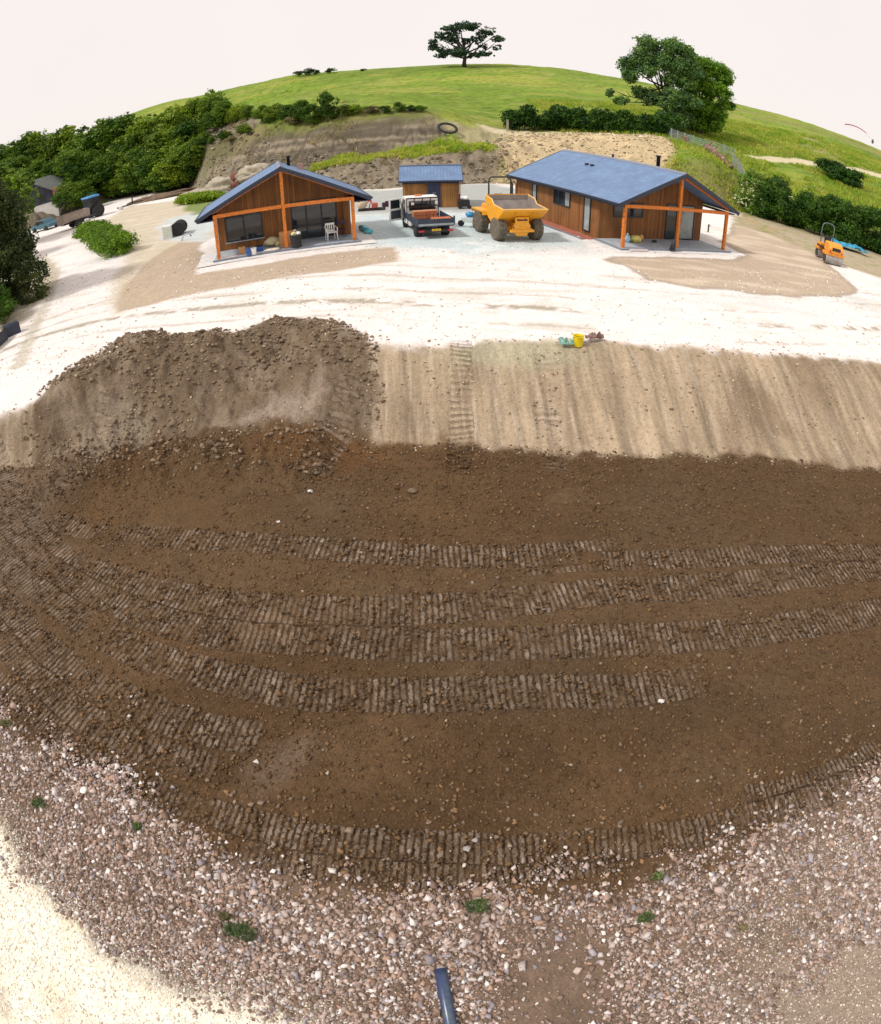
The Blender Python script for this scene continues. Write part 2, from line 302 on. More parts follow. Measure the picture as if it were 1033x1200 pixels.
    s = poly_sd(wx, wy, P_ROCK); put(ss(-.8, .5, s), ROCK); put(ss(-.3, .5, s)*ss(.0, .5, fbm(x, z*2, 1.3, 4, 90))*.6, ROCK*1.45); put(ss(-.3, .5, s)*ss(.25, .6, fbm(x, y+z, .8, 3, 91))*.5, ROCK*.45)
    s = poly_sd(wx, wy, [UD(a, b, D)[:2] for a, b, D in [(505,140,69),(545,150,69),(600,148,73),(600,165,66),(560,168,63),(540,160,66)]]); put(ss(-1, .8, s)*.85, (.40, .34, .21))
    d, s, o = line_sd(x, y, T_HILL); put((1-ss(.8, 1.6, d+N2*.5)), (.62, .54, .36))
    # bare scars on the hill right
    for a, b, D, rr in ((905,160,94,2.6),(935,170,98,3),(965,178,102,3),(1000,182,110,4),(1020,185,114,4),(1000,205,99,3),(830,158,86,2),(700,128,90,2),(950,160,112,3)):
        c = UD(a, b, D); dd = np.hypot((wx-c[0])/1.8, wy-c[1]); put((1-ss(rr*.3, rr, dd+N2*1.2))*.6, (.38, .29, .15))
    # scrubby foot of the right slope
    d, s, o = line_sd(wx, wy, [YARD[11], (28,54.5), (32, 50), (39, 44), (50, 36)]); put((1-ss(1.2, 3.2, d))*.8, (.30, .26, .12)); put((1-ss(.8, 2.6, d))*ss(.1, .5, N2)*.7, (.16, .19, .04)); put((1-ss(.8, 2.6, d))*ss(.3, .6, N1)*.5, (.45, .27, .13))
    d, s, o = line_sd(wx, wy, [(-47, 98), (-40, 98), (-29, 74), (-21, 61), (-12, 55)]); put((1-ss(.8, 2.6, d))*.7, (.30, .26, .19))
    s = poly_sd(wx, wy, P_GRL); put(ss(-.6, .4, s)*.85, (.13, .20, .025))
    # bank below the road
    c = yc(x)+fbm(x, y*.2, .5, 2, 14)*.25; f = yf(x); onb = ss(-24, -16, y)
    low = ss(-.1, .35, c-y+N2*.25)*onb*ss(-24, -16, x*0+y)
    put(low, BANK); put(low*ss(-.1, .5, V1)*.7, BANK*.55); put(low*ss(.1, .6, fbm(x*2.2, y*.3, 1.2, 3, 95))*.5, BANK*1.45); put(low*ss(.2, .6, N1)*.45, BANK*.6)
    put(low*ss(.0, .4, fbm(x*7+y*.8, y*.5, 1.2, 4, 860))*.5, BANK*.6); put(low*ss(.1, .5, fbm(x*9+y*.8, y*.7, 1.1, 3, 861))*.5, (.56, .46, .35))
    put(low*ss(.5, .9, ss(4, 16, x)*.5+N1+.3)*.6, (.21, .15, .095)); put(low*ss(-2, .5, -np.abs(x-2.2)+1)*ss(.0, .5, y-15.6)*.6, (.50, .48, .33))
    h = poly_sd(x, y, P_HEAP)+fbm(x, y, .9, 3, 30)*.35; hk = ss(-.15, .35, h+N2*.3)
    put(hk, HEAPC); put(hk*ss(-.1, .5, N2)*.5, HEAPC*1.35); put(hk*ss(.0, .6, fbm(x*.6+y*.5, y*.4-x*.5, 1.6, 4, 98))*.6, (.36, .28, .21)); put(hk*ss(.15, .5, fbm(x*.8+y*.6, y*.3-x*.3, 1.1, 3, 97))*.5, (.40, .32, .235)); put(hk*ss(.2, .7, N1)*.4, HEAPC*.65); e_ = U(320, 475, -.8); put((1-ss(.3, 1.3, np.hypot((x-e_[0])*.8-(y-e_[1])*.5, (y-e_[1]))+N2*.5))*.8, (.42, .335, .265)); e_ = U(150, 492, -.9); put((1-ss(.3, 1.0, np.hypot((x-e_[0])*.9, (y-e_[1]))+N2*.4))*.6, (.36, .31, .23))
    fl = ss(-.25, .2, f-y+N2*.25+N1*.3)*ss(-24, -16, y)
    put(fl, SOIL*(1, 1, 1.05)); put(fl*ss(8.5, 11, y+N1)*.5, SOIL*.72); put(fl*ss(.0, .5, fbm(x, y, 5.5, 4, 820))*.4, SOIL*.6); put(fl*ss(.15, .6, fbm(x*.5, y, 1.4, 4, 821))*.4, (.185, .125, .07)); put(fl*ss(-.1, .6, N1)*.4, SOIL*1.3); put(fl*ss(.05, .5, fbm(x*.6, y, .5, 4, 850))*.55, SOIL*.58); put(fl*ss(.1, .6, N2)*.45, SOIL*.72); put(fl*ss(.2, .7, N3+.2*N2)*.3, (.15, .11, .07))
    o_ = U(395, 535, -1.75); put((1-ss(.2, 1.6, np.hypot((x-o_[0])/2.2, (y-o_[1])*1.6)+N2*.4))*.3, (.24, .10, .028))
    put(fl*ss(-3, 1, x-6+N1*2)*.25, SOIL*.75)
    lt = ss(-8.5, -11, x+N1*1.5)*fl; put(lt*.6, (.24, .175, .12))
    # foreground stones
    fg = ss(-.35, .35, poly_sd(wx, wy, P_FG)+N2*.2); put(fg, STONE); put(fg*ss(-.2, .5, N2)*.5, STONE*.62); put(fg*ss(.1, .5, N1)*.4, (.22, .14, .085))
    fg2 = ss(-.3, .3, poly_sd(wx, wy, P_FG2))*.6; put(fg2, STONE*1.05)
    pl = ss(-.3, .25, poly_sd(wx, wy, P_PALE)); put(pl, (.93, .87, .71)); put(pl*ss(.0, .45, fbm(x*.9+y*.6, y*.3-x*.2, 1.1, 4, 99))*.75, (.66, .50, .28)); put(pl*ss(.45, .7, N1+.3*N2)*.5, (.48, .38, .25))
    pr = ss(-.8, .6, poly_sd(wx, wy, P_PALR2)); put(pr*.4, (.42, .33, .25)); pr1 = ss(-.6, .5, poly_sd(wx, wy, P_PALR)); put(pr1*.45, (.50, .41, .32))
    bump = np.where(onb*ss(0, .3, c-y) > .5, .8, bump); bump = np.where(hk > .5, 1.3, bump); bump = np.where(fl > .5, 1.5, bump); bump = np.where((fg > .5), 1.2, bump); bump = np.where(pl > .5, .5, bump)
    # excavator tracks
    ts = np.zeros(x.shape); tm = np.zeros(x.shape); tn = np.zeros(x.shape)
    near = (y < 20) & (y > -3)
    xn, yn = x[near], y[near]; ws = fbm(xn, yn, 1.1, 2, 110)*.05; a_s = np.zeros(xn.shape); a_m = np.zeros(xn.shape); a_n = np.zeros(xn.shape); a_2 = np.zeros(xn.shape)
    brk = ss(-1.0, -.25, fbm(xn, yn, .9, 3, 111)+.25*fbm(xn, yn, 4, 2, 112))
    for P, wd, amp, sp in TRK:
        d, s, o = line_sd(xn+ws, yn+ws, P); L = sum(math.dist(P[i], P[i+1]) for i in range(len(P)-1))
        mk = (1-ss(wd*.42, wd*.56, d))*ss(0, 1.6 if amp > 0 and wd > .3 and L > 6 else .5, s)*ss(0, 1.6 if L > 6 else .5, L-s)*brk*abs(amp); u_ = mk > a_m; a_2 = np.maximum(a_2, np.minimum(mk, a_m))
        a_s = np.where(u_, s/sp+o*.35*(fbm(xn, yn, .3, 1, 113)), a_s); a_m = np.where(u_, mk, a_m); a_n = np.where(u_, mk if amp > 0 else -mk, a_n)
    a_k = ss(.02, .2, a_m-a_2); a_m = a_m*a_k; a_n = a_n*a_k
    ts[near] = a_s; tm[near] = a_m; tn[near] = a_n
    z = z-tm*.045*(y < 20)
    me = bpy.data.meshes.new('ground'); me.vertices.add(len(x)); me.vertices.foreach_set('co', np.stack([x, y, z], 1).astype(np.float32).ravel())
    me.loops.add(q.size); me.loops.foreach_set('vertex_index', q.astype(np.int32).ravel()); me.polygons.add(len(q)); me.polygons.foreach_set('loop_start', np.arange(0, q.size, 4, dtype=np.int32))
    me.update(calc_edges=True); me.shade_smooth()
    a = me.color_attributes.new('soil_colour', 'FLOAT_COLOR', 'POINT'); a.data.foreach_set('color', np.concatenate([np.clip(C, 0, .93), np.ones((len(x), 1))], 1).astype(np.float32).ravel())
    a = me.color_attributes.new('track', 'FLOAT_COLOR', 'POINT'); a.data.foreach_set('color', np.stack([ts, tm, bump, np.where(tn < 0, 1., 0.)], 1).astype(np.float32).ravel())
    o = bpy.data.objects.new('ground', me); COL.objects.link(o); o['kind'] = 'structure'
    # ---- material
    m, n, p = nodes_mat('ground_surface'); L = n.links; N = n.nodes.new
    tc = N('ShaderNodeTexCoord'); ca = N('ShaderNodeAttribute'); ca.attribute_name = 'soil_colour'; ta = N('ShaderNodeAttribute'); ta.attribute_name = 'track'
    sx = N('ShaderNodeSeparateColor'); L.new(ta.outputs['Color'], sx.inputs[0])
    def math_(op, a, b=None, c=None):
        k = N('ShaderNodeMath'); k.operation = op
        for i, v in enumerate((a, b, c)):
            if v is None: continue
            if isinstance(v, (int, float)): k.inputs[i].default_value = v
            else: L.new(v, k.inputs[i])
        return k.outputs[0]
    def noise(scale, det=6, ro=.6):
        k = N('ShaderNodeTexNoise'); k.inputs['Scale'].default_value = scale; k.inputs['Detail'].default_value = det; k.inputs['Roughness'].default_value = ro; L.new(tc.outputs['Object'], k.inputs['Vector']); return k.outputs[0]
    n1 = noise(1.2); n2 = noise(9, 8, .72); n3 = noise(45, 6, .7)
    vo = N('ShaderNodeTexVoronoi'); vo.inputs['Scale'].default_value = 20; L.new(tc.outputs['Object'], vo.inputs['Vector'])
    def mapr(v, a, b, c, d):
        k = N('ShaderNodeMapRange'); L.new(v, k.inputs[0]); k.inputs[1].default_value = a; k.inputs[2].default_value = b; k.inputs[3].default_value = c; k.inputs[4].default_value = d; return k.outputs[0]
    f = math_('MULTIPLY', mapr(n2, .3, .72, .76, 1.22), mapr(n3, .3, .7, .82, 1.2)); f = math_('MULTIPLY', f, mapr(n1, .3, .7, .94, 1.07))
    vb = math_('SUBTRACT', sx.outputs[2], .35)
    f = math_('MULTIPLY', f, math_('ADD', 1., math_('MULTIPLY', math_('MULTIPLY', mapr(vo.outputs['Distance'], 0, .8, .25, -.35), .45), vb)))
    # pads of the tracks: a pressed, drier block; groove shade is also painted in dark
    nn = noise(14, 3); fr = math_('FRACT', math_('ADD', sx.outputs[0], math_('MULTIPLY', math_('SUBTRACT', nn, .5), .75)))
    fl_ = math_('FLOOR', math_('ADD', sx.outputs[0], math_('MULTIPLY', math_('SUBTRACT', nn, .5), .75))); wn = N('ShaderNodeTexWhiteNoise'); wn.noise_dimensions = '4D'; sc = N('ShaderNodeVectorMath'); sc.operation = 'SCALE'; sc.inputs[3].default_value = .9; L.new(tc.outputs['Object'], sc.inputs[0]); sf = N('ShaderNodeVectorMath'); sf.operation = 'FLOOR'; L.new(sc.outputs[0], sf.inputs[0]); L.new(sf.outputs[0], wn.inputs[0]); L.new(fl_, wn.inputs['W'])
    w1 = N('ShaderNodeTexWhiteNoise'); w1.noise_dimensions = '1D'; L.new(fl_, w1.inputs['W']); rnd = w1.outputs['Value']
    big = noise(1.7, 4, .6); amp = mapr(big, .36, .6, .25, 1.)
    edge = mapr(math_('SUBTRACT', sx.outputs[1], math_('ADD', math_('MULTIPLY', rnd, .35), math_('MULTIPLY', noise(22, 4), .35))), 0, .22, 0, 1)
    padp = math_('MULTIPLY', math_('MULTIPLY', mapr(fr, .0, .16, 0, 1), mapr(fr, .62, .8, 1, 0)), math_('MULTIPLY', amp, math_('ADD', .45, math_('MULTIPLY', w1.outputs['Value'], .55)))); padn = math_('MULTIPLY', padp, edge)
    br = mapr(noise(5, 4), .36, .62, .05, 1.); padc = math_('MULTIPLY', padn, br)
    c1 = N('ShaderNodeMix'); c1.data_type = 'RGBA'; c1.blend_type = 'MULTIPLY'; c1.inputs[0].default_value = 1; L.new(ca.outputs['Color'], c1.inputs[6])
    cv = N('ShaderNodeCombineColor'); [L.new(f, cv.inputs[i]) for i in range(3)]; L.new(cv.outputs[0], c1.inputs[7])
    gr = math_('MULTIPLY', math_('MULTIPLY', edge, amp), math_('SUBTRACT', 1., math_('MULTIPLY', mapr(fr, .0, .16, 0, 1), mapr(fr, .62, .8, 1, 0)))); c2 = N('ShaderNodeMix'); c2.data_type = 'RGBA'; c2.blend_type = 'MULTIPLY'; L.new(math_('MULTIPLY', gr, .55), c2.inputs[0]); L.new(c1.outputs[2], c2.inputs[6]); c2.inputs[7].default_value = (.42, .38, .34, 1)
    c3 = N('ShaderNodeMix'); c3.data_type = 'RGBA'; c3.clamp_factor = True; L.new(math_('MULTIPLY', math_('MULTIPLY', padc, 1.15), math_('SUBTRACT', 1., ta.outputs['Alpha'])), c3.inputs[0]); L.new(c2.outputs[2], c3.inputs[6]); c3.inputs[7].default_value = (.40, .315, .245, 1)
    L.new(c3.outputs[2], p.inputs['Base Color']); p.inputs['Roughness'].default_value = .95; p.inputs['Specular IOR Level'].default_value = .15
    hgt = math_('ADD', math_('MULTIPLY', math_('ADD', math_('MULTIPLY', n2, .05), math_('MULTIPLY', n3, .022)), sx.outputs[2]), math_('MULTIPLY', padn, .05))
    hgt = math_('ADD', hgt, math_('MULTIPLY', math_('MULTIPLY', vo.outputs['Distance'], -.012), sx.outputs[2]))
    b = N('ShaderNodeBump'); b.inputs['Strength'].default_value = 1.; b.inputs['Distance'].default_value = 1.; L.new(hgt, b.inputs['Height']); L.new(b.outputs[0], p.inputs['Normal'])
    me.materials.append(m); return o
ground_sheet()

# ---------------------------------------------------------------- mesh builder and bookkeeping
class MB:
    def __init__(s): s.bm = bmesh.new()
    def box(s, a, b, M=None):
        c = [(a[i]+b[i])/2 for i in range(3)]; d = [abs(b[i]-a[i]) for i in range(3)]
        X = Matrix.Translation(c) @ Matrix.Diagonal((*d, 1)); bmesh.ops.create_cube(s.bm, size=1, matrix=(M @ X) if M else X); return s
    def prism(s, prof, axis, a, b, M=None):      # profile (u,v) swept along an axis: x -> (y,z), y -> (x,z), z -> (x,y)
        def P(u, v, t): return {'x': (t, u, v), 'y': (u, t, v), 'z': (u, v, t)}[axis]
        A = [s.bm.verts.new((M @ Vector(P(u, v, a))) if M else P(u, v, a)) for u, v in prof]; B = [s.bm.verts.new((M @ Vector(P(u, v, b))) if M else P(u, v, b)) for u, v in prof]
        n = len(prof); f = [s.bm.faces.new(A), s.bm.faces.new(B[::-1])]
        for i in range(n): f.append(s.bm.faces.new((A[i], B[i], B[(i+1) % n], A[(i+1) % n])))
        return s
    def tube(s, pts, r, n=8, closed=False):
        pts = [Vector(p) for p in pts]; rs = r if isinstance(r, (list, tuple)) else [r]*len(pts); rings = []; up = None; N = len(pts)
        for i, p in enumerate(pts):
            d = (pts[(i+1) % N]-pts[i-1]) if closed else (pts[min(i+1, N-1)]-pts[max(i-1, 0)]); d.normalize()
            if up is None: up = d.orthogonal().normalized()
            up = (up-d*up.dot(d)).normalized(); v = d.cross(up)
            rings.append([s.bm.verts.new(p+(up*cos(2*pi*k/n)+v*sin(2*pi*k/n))*rs[i]) for k in range(n)])
        for i in range(N if closed else N-1):
            a, b = rings[i], rings[(i+1) % N]
            for k in range(n): s.bm.faces.new((a[k], a[(k+1) % n], b[(k+1) % n], b[k]))
        if not closed: s.bm.faces.new(rings[0][::-1]); s.bm.faces.new(rings[-1])
        return s
    def lathe(s, prof, M, n=28):                 # profile (radius, along local z)
        rings = [[s.bm.verts.new(M @ Vector((r*cos(2*pi*k/n), r*sin(2*pi*k/n), z))) for k in range(n)] for r, z in prof]
        for a, b in zip(rings, rings[1:]):
            for k in range(n): s.bm.faces.new((a[k], a[(k+1) % n], b[(k+1) % n], b[k]))
        s.bm.faces.new(rings[0][::-1]); s.bm.faces.new(rings[-1]); return s
    def blob(s, c, r, sub=2, amp=.25, f=1.5, seed=0, M=None):
        v = bmesh.ops.create_icosphere(s.bm, subdivisions=sub, radius=1)['verts']; cc = Vector(c)
        co = np.array([x.co[:] for x in v]); q = fbm(co[:, 0]*f+seed, co[:, 1]*f+co[:, 2]*1.7*f, 1., 3, seed+200)
        for x, k in zip(v, q): x.co = cc+Vector((x.co.x*r[0], x.co.y*r[1], x.co.z*r[2]))*(1+amp*float(k))
        if M: bmesh.ops.transform(s.bm, matrix=M, verts=v)
        return s
    def quad(s, *p): s.bm.faces.new([s.bm.verts.new(q) for q in p]); return s
    def build(s, name, m, parent=None, smooth=False, bevel=0):
        bmesh.ops.recalc_face_normals(s.bm, faces=s.bm.faces)
        me = bpy.data.meshes.new(name); s.bm.to_mesh(me); s.bm.free()
        if smooth: me.shade_smooth()
        me.materials.append(m); o = bpy.data.objects.new(name, me); COL.objects.link(o)
        if parent: o.parent = parent
        if bevel:
            b = o.modifiers.new('bevel', 'BEVEL'); b.width = bevel; b.segments = 2; b.limit_method = 'ANGLE'; b.angle_limit = R(40)
        return o
def tag(o, label, cat, group=None):
    o['label'] = label; o['category'] = cat
    if group: o['group'] = group
    return o
def thing(name, label, cat, loc=(0, 0, 0), yaw=0, group=None):
    o = bpy.data.objects.new(name, None); COL.objects.link(o); o.location = loc; o.rotation_euler = (0, 0, yaw); o.empty_display_size = .3
    return tag(o, label, cat, group)
def struct(o): o['kind'] = 'structure'; return o
def copy_tree(o, parent=None):
    c = o.copy(); COL.objects.link(c); c.parent = parent
    for ch in [x for x in KIDS.get(o.name, [])] or list(o.children): copy_tree(ch, c)
    return c
KIDS = {}
T = lambda *a: Matrix.Translation(a)
RX = lambda a: Matrix.Rotation(a, 4, 'X'); RY = lambda a: Matrix.Rotation(a, 4, 'Y'); RZ = lambda a: Matrix.Rotation(a, 4, 'Z')
def lettering(txt, size, parent, m, M, name='lettering', ext=.004):
    cu = bpy.data.curves.new(name, 'FONT'); cu.body = txt; cu.size = size; cu.extrude = ext; cu.align_x = 'CENTER'; cu.align_y = 'CENTER'
    t = bpy.data.objects.new(name, cu); COL.objects.link(t); me = bpy.data.meshes.new_from_object(t); bpy.data.objects.remove(t)
    o = bpy.data.objects.new(name, me); me.materials.clear(); me.materials.append(m); COL.objects.link(o); o.parent = parent; o.matrix_local = M; return o

# ---------------------------------------------------------------- materials of the buildings
def board_mat(name, col, width=.14):
    m, n, p = nodes_mat(name); L = n.links; N = n.nodes.new
    tc = N('ShaderNodeTexCoord'); sp = N('ShaderNodeSeparateXYZ'); L.new(tc.outputs['Object'], sp.inputs[0])
    a = N('ShaderNodeMath'); a.operation = 'ADD'; L.new(sp.outputs[0], a.inputs[0]); L.new(sp.outputs[1], a.inputs[1])
    d = N('ShaderNodeMath'); d.operation = 'DIVIDE'; L.new(a.outputs[0], d.inputs[0]); d.inputs[1].default_value = width
    fl = N('ShaderNodeMath'); fl.operation = 'FLOOR'; L.new(d.outputs[0], fl.inputs[0]); fr = N('ShaderNodeMath'); fr.operation = 'FRACT'; L.new(d.outputs[0], fr.inputs[0])
    wn = N('ShaderNodeTexWhiteNoise'); wn.noise_dimensions = '1D'; L.new(fl.outputs[0], wn.inputs['W'])
    mp = N('ShaderNodeMapping'); mp.inputs['Scale'].default_value = (14, 14, 1.2); L.new(tc.outputs['Object'], mp.inputs[0])
    nz = N('ShaderNodeTexNoise'); nz.inputs['Scale'].default_value = 1; nz.inputs['Detail'].default_value = 6; L.new(mp.outputs[0], nz.inputs['Vector'])
    n3 = N('ShaderNodeTexNoise'); n3.inputs['Scale'].default_value = .9; n3.inputs['Detail'].default_value = 4; L.new(tc.outputs['Object'], n3.inputs['Vector'])
    v = N('ShaderNodeMath'); v.operation = 'MULTIPLY_ADD'; L.new(wn.outputs['Value'], v.inputs[0]); v.inputs[1].default_value = .55; v.inputs[2].default_value = .45
    v2 = N('ShaderNodeMath'); v2.operation = 'MULTIPLY_ADD'; L.new(nz.outputs[0], v2.inputs[0]); v2.inputs[1].default_value = .7; L.new(v.outputs[0], v2.inputs[2])
    v4 = N('ShaderNodeMath'); v4.operation = 'MULTIPLY'; v5 = N('ShaderNodeMapRange'); L.new(n3.outputs[0], v5.inputs[0]); v5.inputs[1].default_value = .3; v5.inputs[2].default_value = .7; v5.inputs[3].default_value = .75; v5.inputs[4].default_value = 1.25
    L.new(v2.outputs[0], v4.inputs[0]); L.new(v5.outputs[0], v4.inputs[1])
    g = N('ShaderNodeMapRange'); L.new(fr.outputs[0], g.inputs[0]); g.inputs[1].default_value = 0; g.inputs[2].default_value = .1; g.inputs[3].default_value = .25; g.inputs[4].default_value = 1
    v3 = N('ShaderNodeMath'); v3.operation = 'MULTIPLY'; L.new(v4.outputs[0], v3.inputs[0]); L.new(g.outputs[0], v3.inputs[1])
    h = N('ShaderNodeHueSaturation'); h.inputs['Color'].default_value = (*col, 1); L.new(v3.outputs[0], h.inputs['Value']); L.new(h.outputs[0], p.inputs['Base Color'])
    b = N('ShaderNodeBump'); b.inputs['Distance'].default_value = .02; L.new(g.outputs[0], b.inputs['Height']); L.new(b.outputs[0], p.inputs['Normal'])
    p.inputs['Roughness'].default_value = .75; return m
def slate_mat(name, col):
    m, n, p = nodes_mat(name); L = n.links; N = n.nodes.new
    tc = N('ShaderNodeTexCoord'); mp = N('ShaderNodeMapping'); mp.inputs['Rotation'].default_value = (0, 0, pi/2); L.new(tc.outputs['Object'], mp.inputs[0])
    bt = N('ShaderNodeTexBrick'); bt.inputs['Scale'].default_value = 1; bt.inputs['Brick Width'].default_value = .3; bt.inputs['Row Height'].default_value = .22; bt.inputs['Mortar Size'].default_value = .012
    bt.inputs['Color1'].default_value = (*[c*.93 for c in col], 1); bt.inputs['Color2'].default_value = (*[c*1.06 for c in col], 1); bt.inputs['Mortar'].default_value = (*[c*.72 for c in col], 1); L.new(mp.outputs[0], bt.inputs['Vector'])
    nz = N('ShaderNodeTexNoise'); nz.inputs['Scale'].default_value = 1.3; nz.inputs['Detail'].default_value = 6; L.new(tc.outputs['Object'], nz.inputs['Vector'])
    h = N('ShaderNodeHueSaturation'); mr = N('ShaderNodeMapRange'); L.new(nz.outputs[0], mr.inputs[0]); mr.inputs[3].default_value = .7; mr.inputs[4].default_value = 1.3; L.new(mr.outputs[0], h.inputs['Value']); L.new(bt.outputs[0], h.inputs['Color']); L.new(h.outputs[0], p.inputs['Base Color'])
    b = N('ShaderNodeBump'); b.inputs['Distance'].default_value = .01; b.inputs['Strength'].default_value = .5; L.new(bt.outputs['Fac'], b.inputs['Height']); b.invert = True; L.new(b.outputs[0], p.inputs['Normal'])
    p.inputs['Roughness'].default_value = .65; p.inputs['Specular IOR Level'].default_value = .25; return m
M_BOARD = board_mat('stained_board', (.21, .085, .022)); M_SHED = board_mat('shed_board', (.29, .135, .035)); M_OLD = board_mat('weathered_board', (.035, .035, .06), .2)
M_SLATE = slate_mat('slate', (.155, .235, .385)); M_DECK = board_mat('grey_decking', (.36, .41, .46), .16)
M_WOOD = mat('orange_timber', (.62, .18, .02), .65, .4, 9, .004, dirt=(.34, .12, .04), dscale=5); M_FASC = mat('anthracite_trim', (.022, .03, .055), .5, .2, 4); M_FRAME = mat('window_frame', (.012, .015, .024), .4, .2, 5)
M_GLASS = mat('dark_glass', (.02, .026, .032), .06, .3, 1.5, spec=.7); M_BLIND = mat('pale_blind', (.30, .34, .34), .25, .3, 2.5)
M_BLACK = mat('black_steel', (.012, .012, .016), .45, .3, 8); M_CONC = mat('concrete', (.72, .70, .68), .85, .12, 3, .004, dirt=(.5, .48, .44)); M_SLAB = mat('grey_slab', (.38, .42, .46), .8, .15, 4, dirt=(.55, .55, .52)); M_KERB = mat('kerb', (.20, .22, .27), .8, .15, 6)
M_BRICK = mat('red_paver', (.36, .115, .075), .85, .35, 12, .006, dirt=(.45, .22, .15)); M_COPPER = mat('pinkish_downpipe', (.42, .24, .2), .5)
M_WHITE = mat('white_paint', (.8, .78, .76), .4, .08, 4, dirt=(.55, .5, .44), dscale=2); M_YEL = mat('yellow_paint', (.82, .36, .012), .45, .2, 3, dirt=(.40, .24, .10), dscale=3); M_YEL2 = mat('orange_yellow_paint', (.80, .31, .02), .45, .2, 5, dirt=(.42, .24, .12), dscale=4)
M_RUB = mat('dusty_rubber', (.12, .10, .07), .9, .35, 18, .01, dirt=(.25, .21, .15), dscale=6); M_RUBK = mat('black_rubber', (.02, .02, .022), .8, .3, 10); M_STEEL = mat('worn_steel', (.33, .32, .31), .5, .25, 4, metal=.4, dirt=(.22, .17, .12)); M_GALV = mat('galvanised', (.42, .45, .5), .4, .2, 6, metal=.5)
M_SKIPIN = mat('scoured_skip', (.27, .235, .22), .7, .25, 3, dirt=(.36, .3, .24)); M_NAVY = mat('navy_bed', (.022, .033, .06), .5, .4, 7, dirt=(.07, .09, .12), dscale=4)
M_RED = mat('red_plastic', (.5, .02, .02), .35); M_AMBER = mat('amber_plastic', (.7, .2, .03), .4); M_PLATE = mat('number_plate', (.75, .48, .03), .4); M_BRK = mat('orange_block', (.46, .15, .07), .85, .4, 14, .01)
M_TURQ = mat('turquoise_sheet', (.10, .48, .58), .35, .3, 3, dirt=(.4, .6, .65), dscale=2); M_BLUE = mat('blue_plastic', (.02, .09, .35), .4); M_CREAM = mat('cream_sacking', (.62, .56, .33), .8, .3, 8, .01); M_PLY = mat('plywood', (.55, .28, .11), .7, .2, 5)
M_YPL = mat('yellow_plastic', (.85, .66, .01), .4, .1, 3); M_SOIL = mat('dug_soil', (.17, .12, .08), .95, .45, 5, .08, det=9); M_RUBBLE = mat('pale_rubble', (.40, .35, .27), .95, .35, 5, .06, det=9); M_REDSOIL = mat('rusty_soil', (.17, .07, .045), .95, .4, 5, .06, det=9)

def wall_opening(par, name, M, w, h, panes, mid=None, blind=None, sill=False, mframe=None):
    """window or glazed door standing 40 mm proud of a wall; M puts (0,0,0) at its lower left corner, x along, z up, -y outwards"""
    f = MB(); t = .07
    f.box((0, -.05, 0), (t, .02, h), M).box((w-t, -.05, 0), (w, .02, h), M).box((t, -.05, 0), (w-t, .02, t), M).box((t, -.05, h-t), (w-t, .02, h), M)
    for i in range(1, panes): f.box((w*i/panes-.045, -.045, t), (w*i/panes+.045, .02, h-t), M)
    if mid: f.box((t, -.043, mid-.05), (w-t, .018, mid+.05), M)
    o = f.build(name, mframe or M_FRAME, par)
    for i in range(panes):
        a = w*i/panes+(.045 if i else t); b = w*(i+1)/panes-(.045 if i < panes-1 else t)
        MB().box((a, -.015, t), (b, .0, h-t), M).build('pane', M_GLASS if not (blind and i in blind) else M_BLIND, o)
    if sill: MB().box((-.06, -.12, -.05), (w+.06, 0, 0), M).build('sill', M_SLAB, o)
    return o

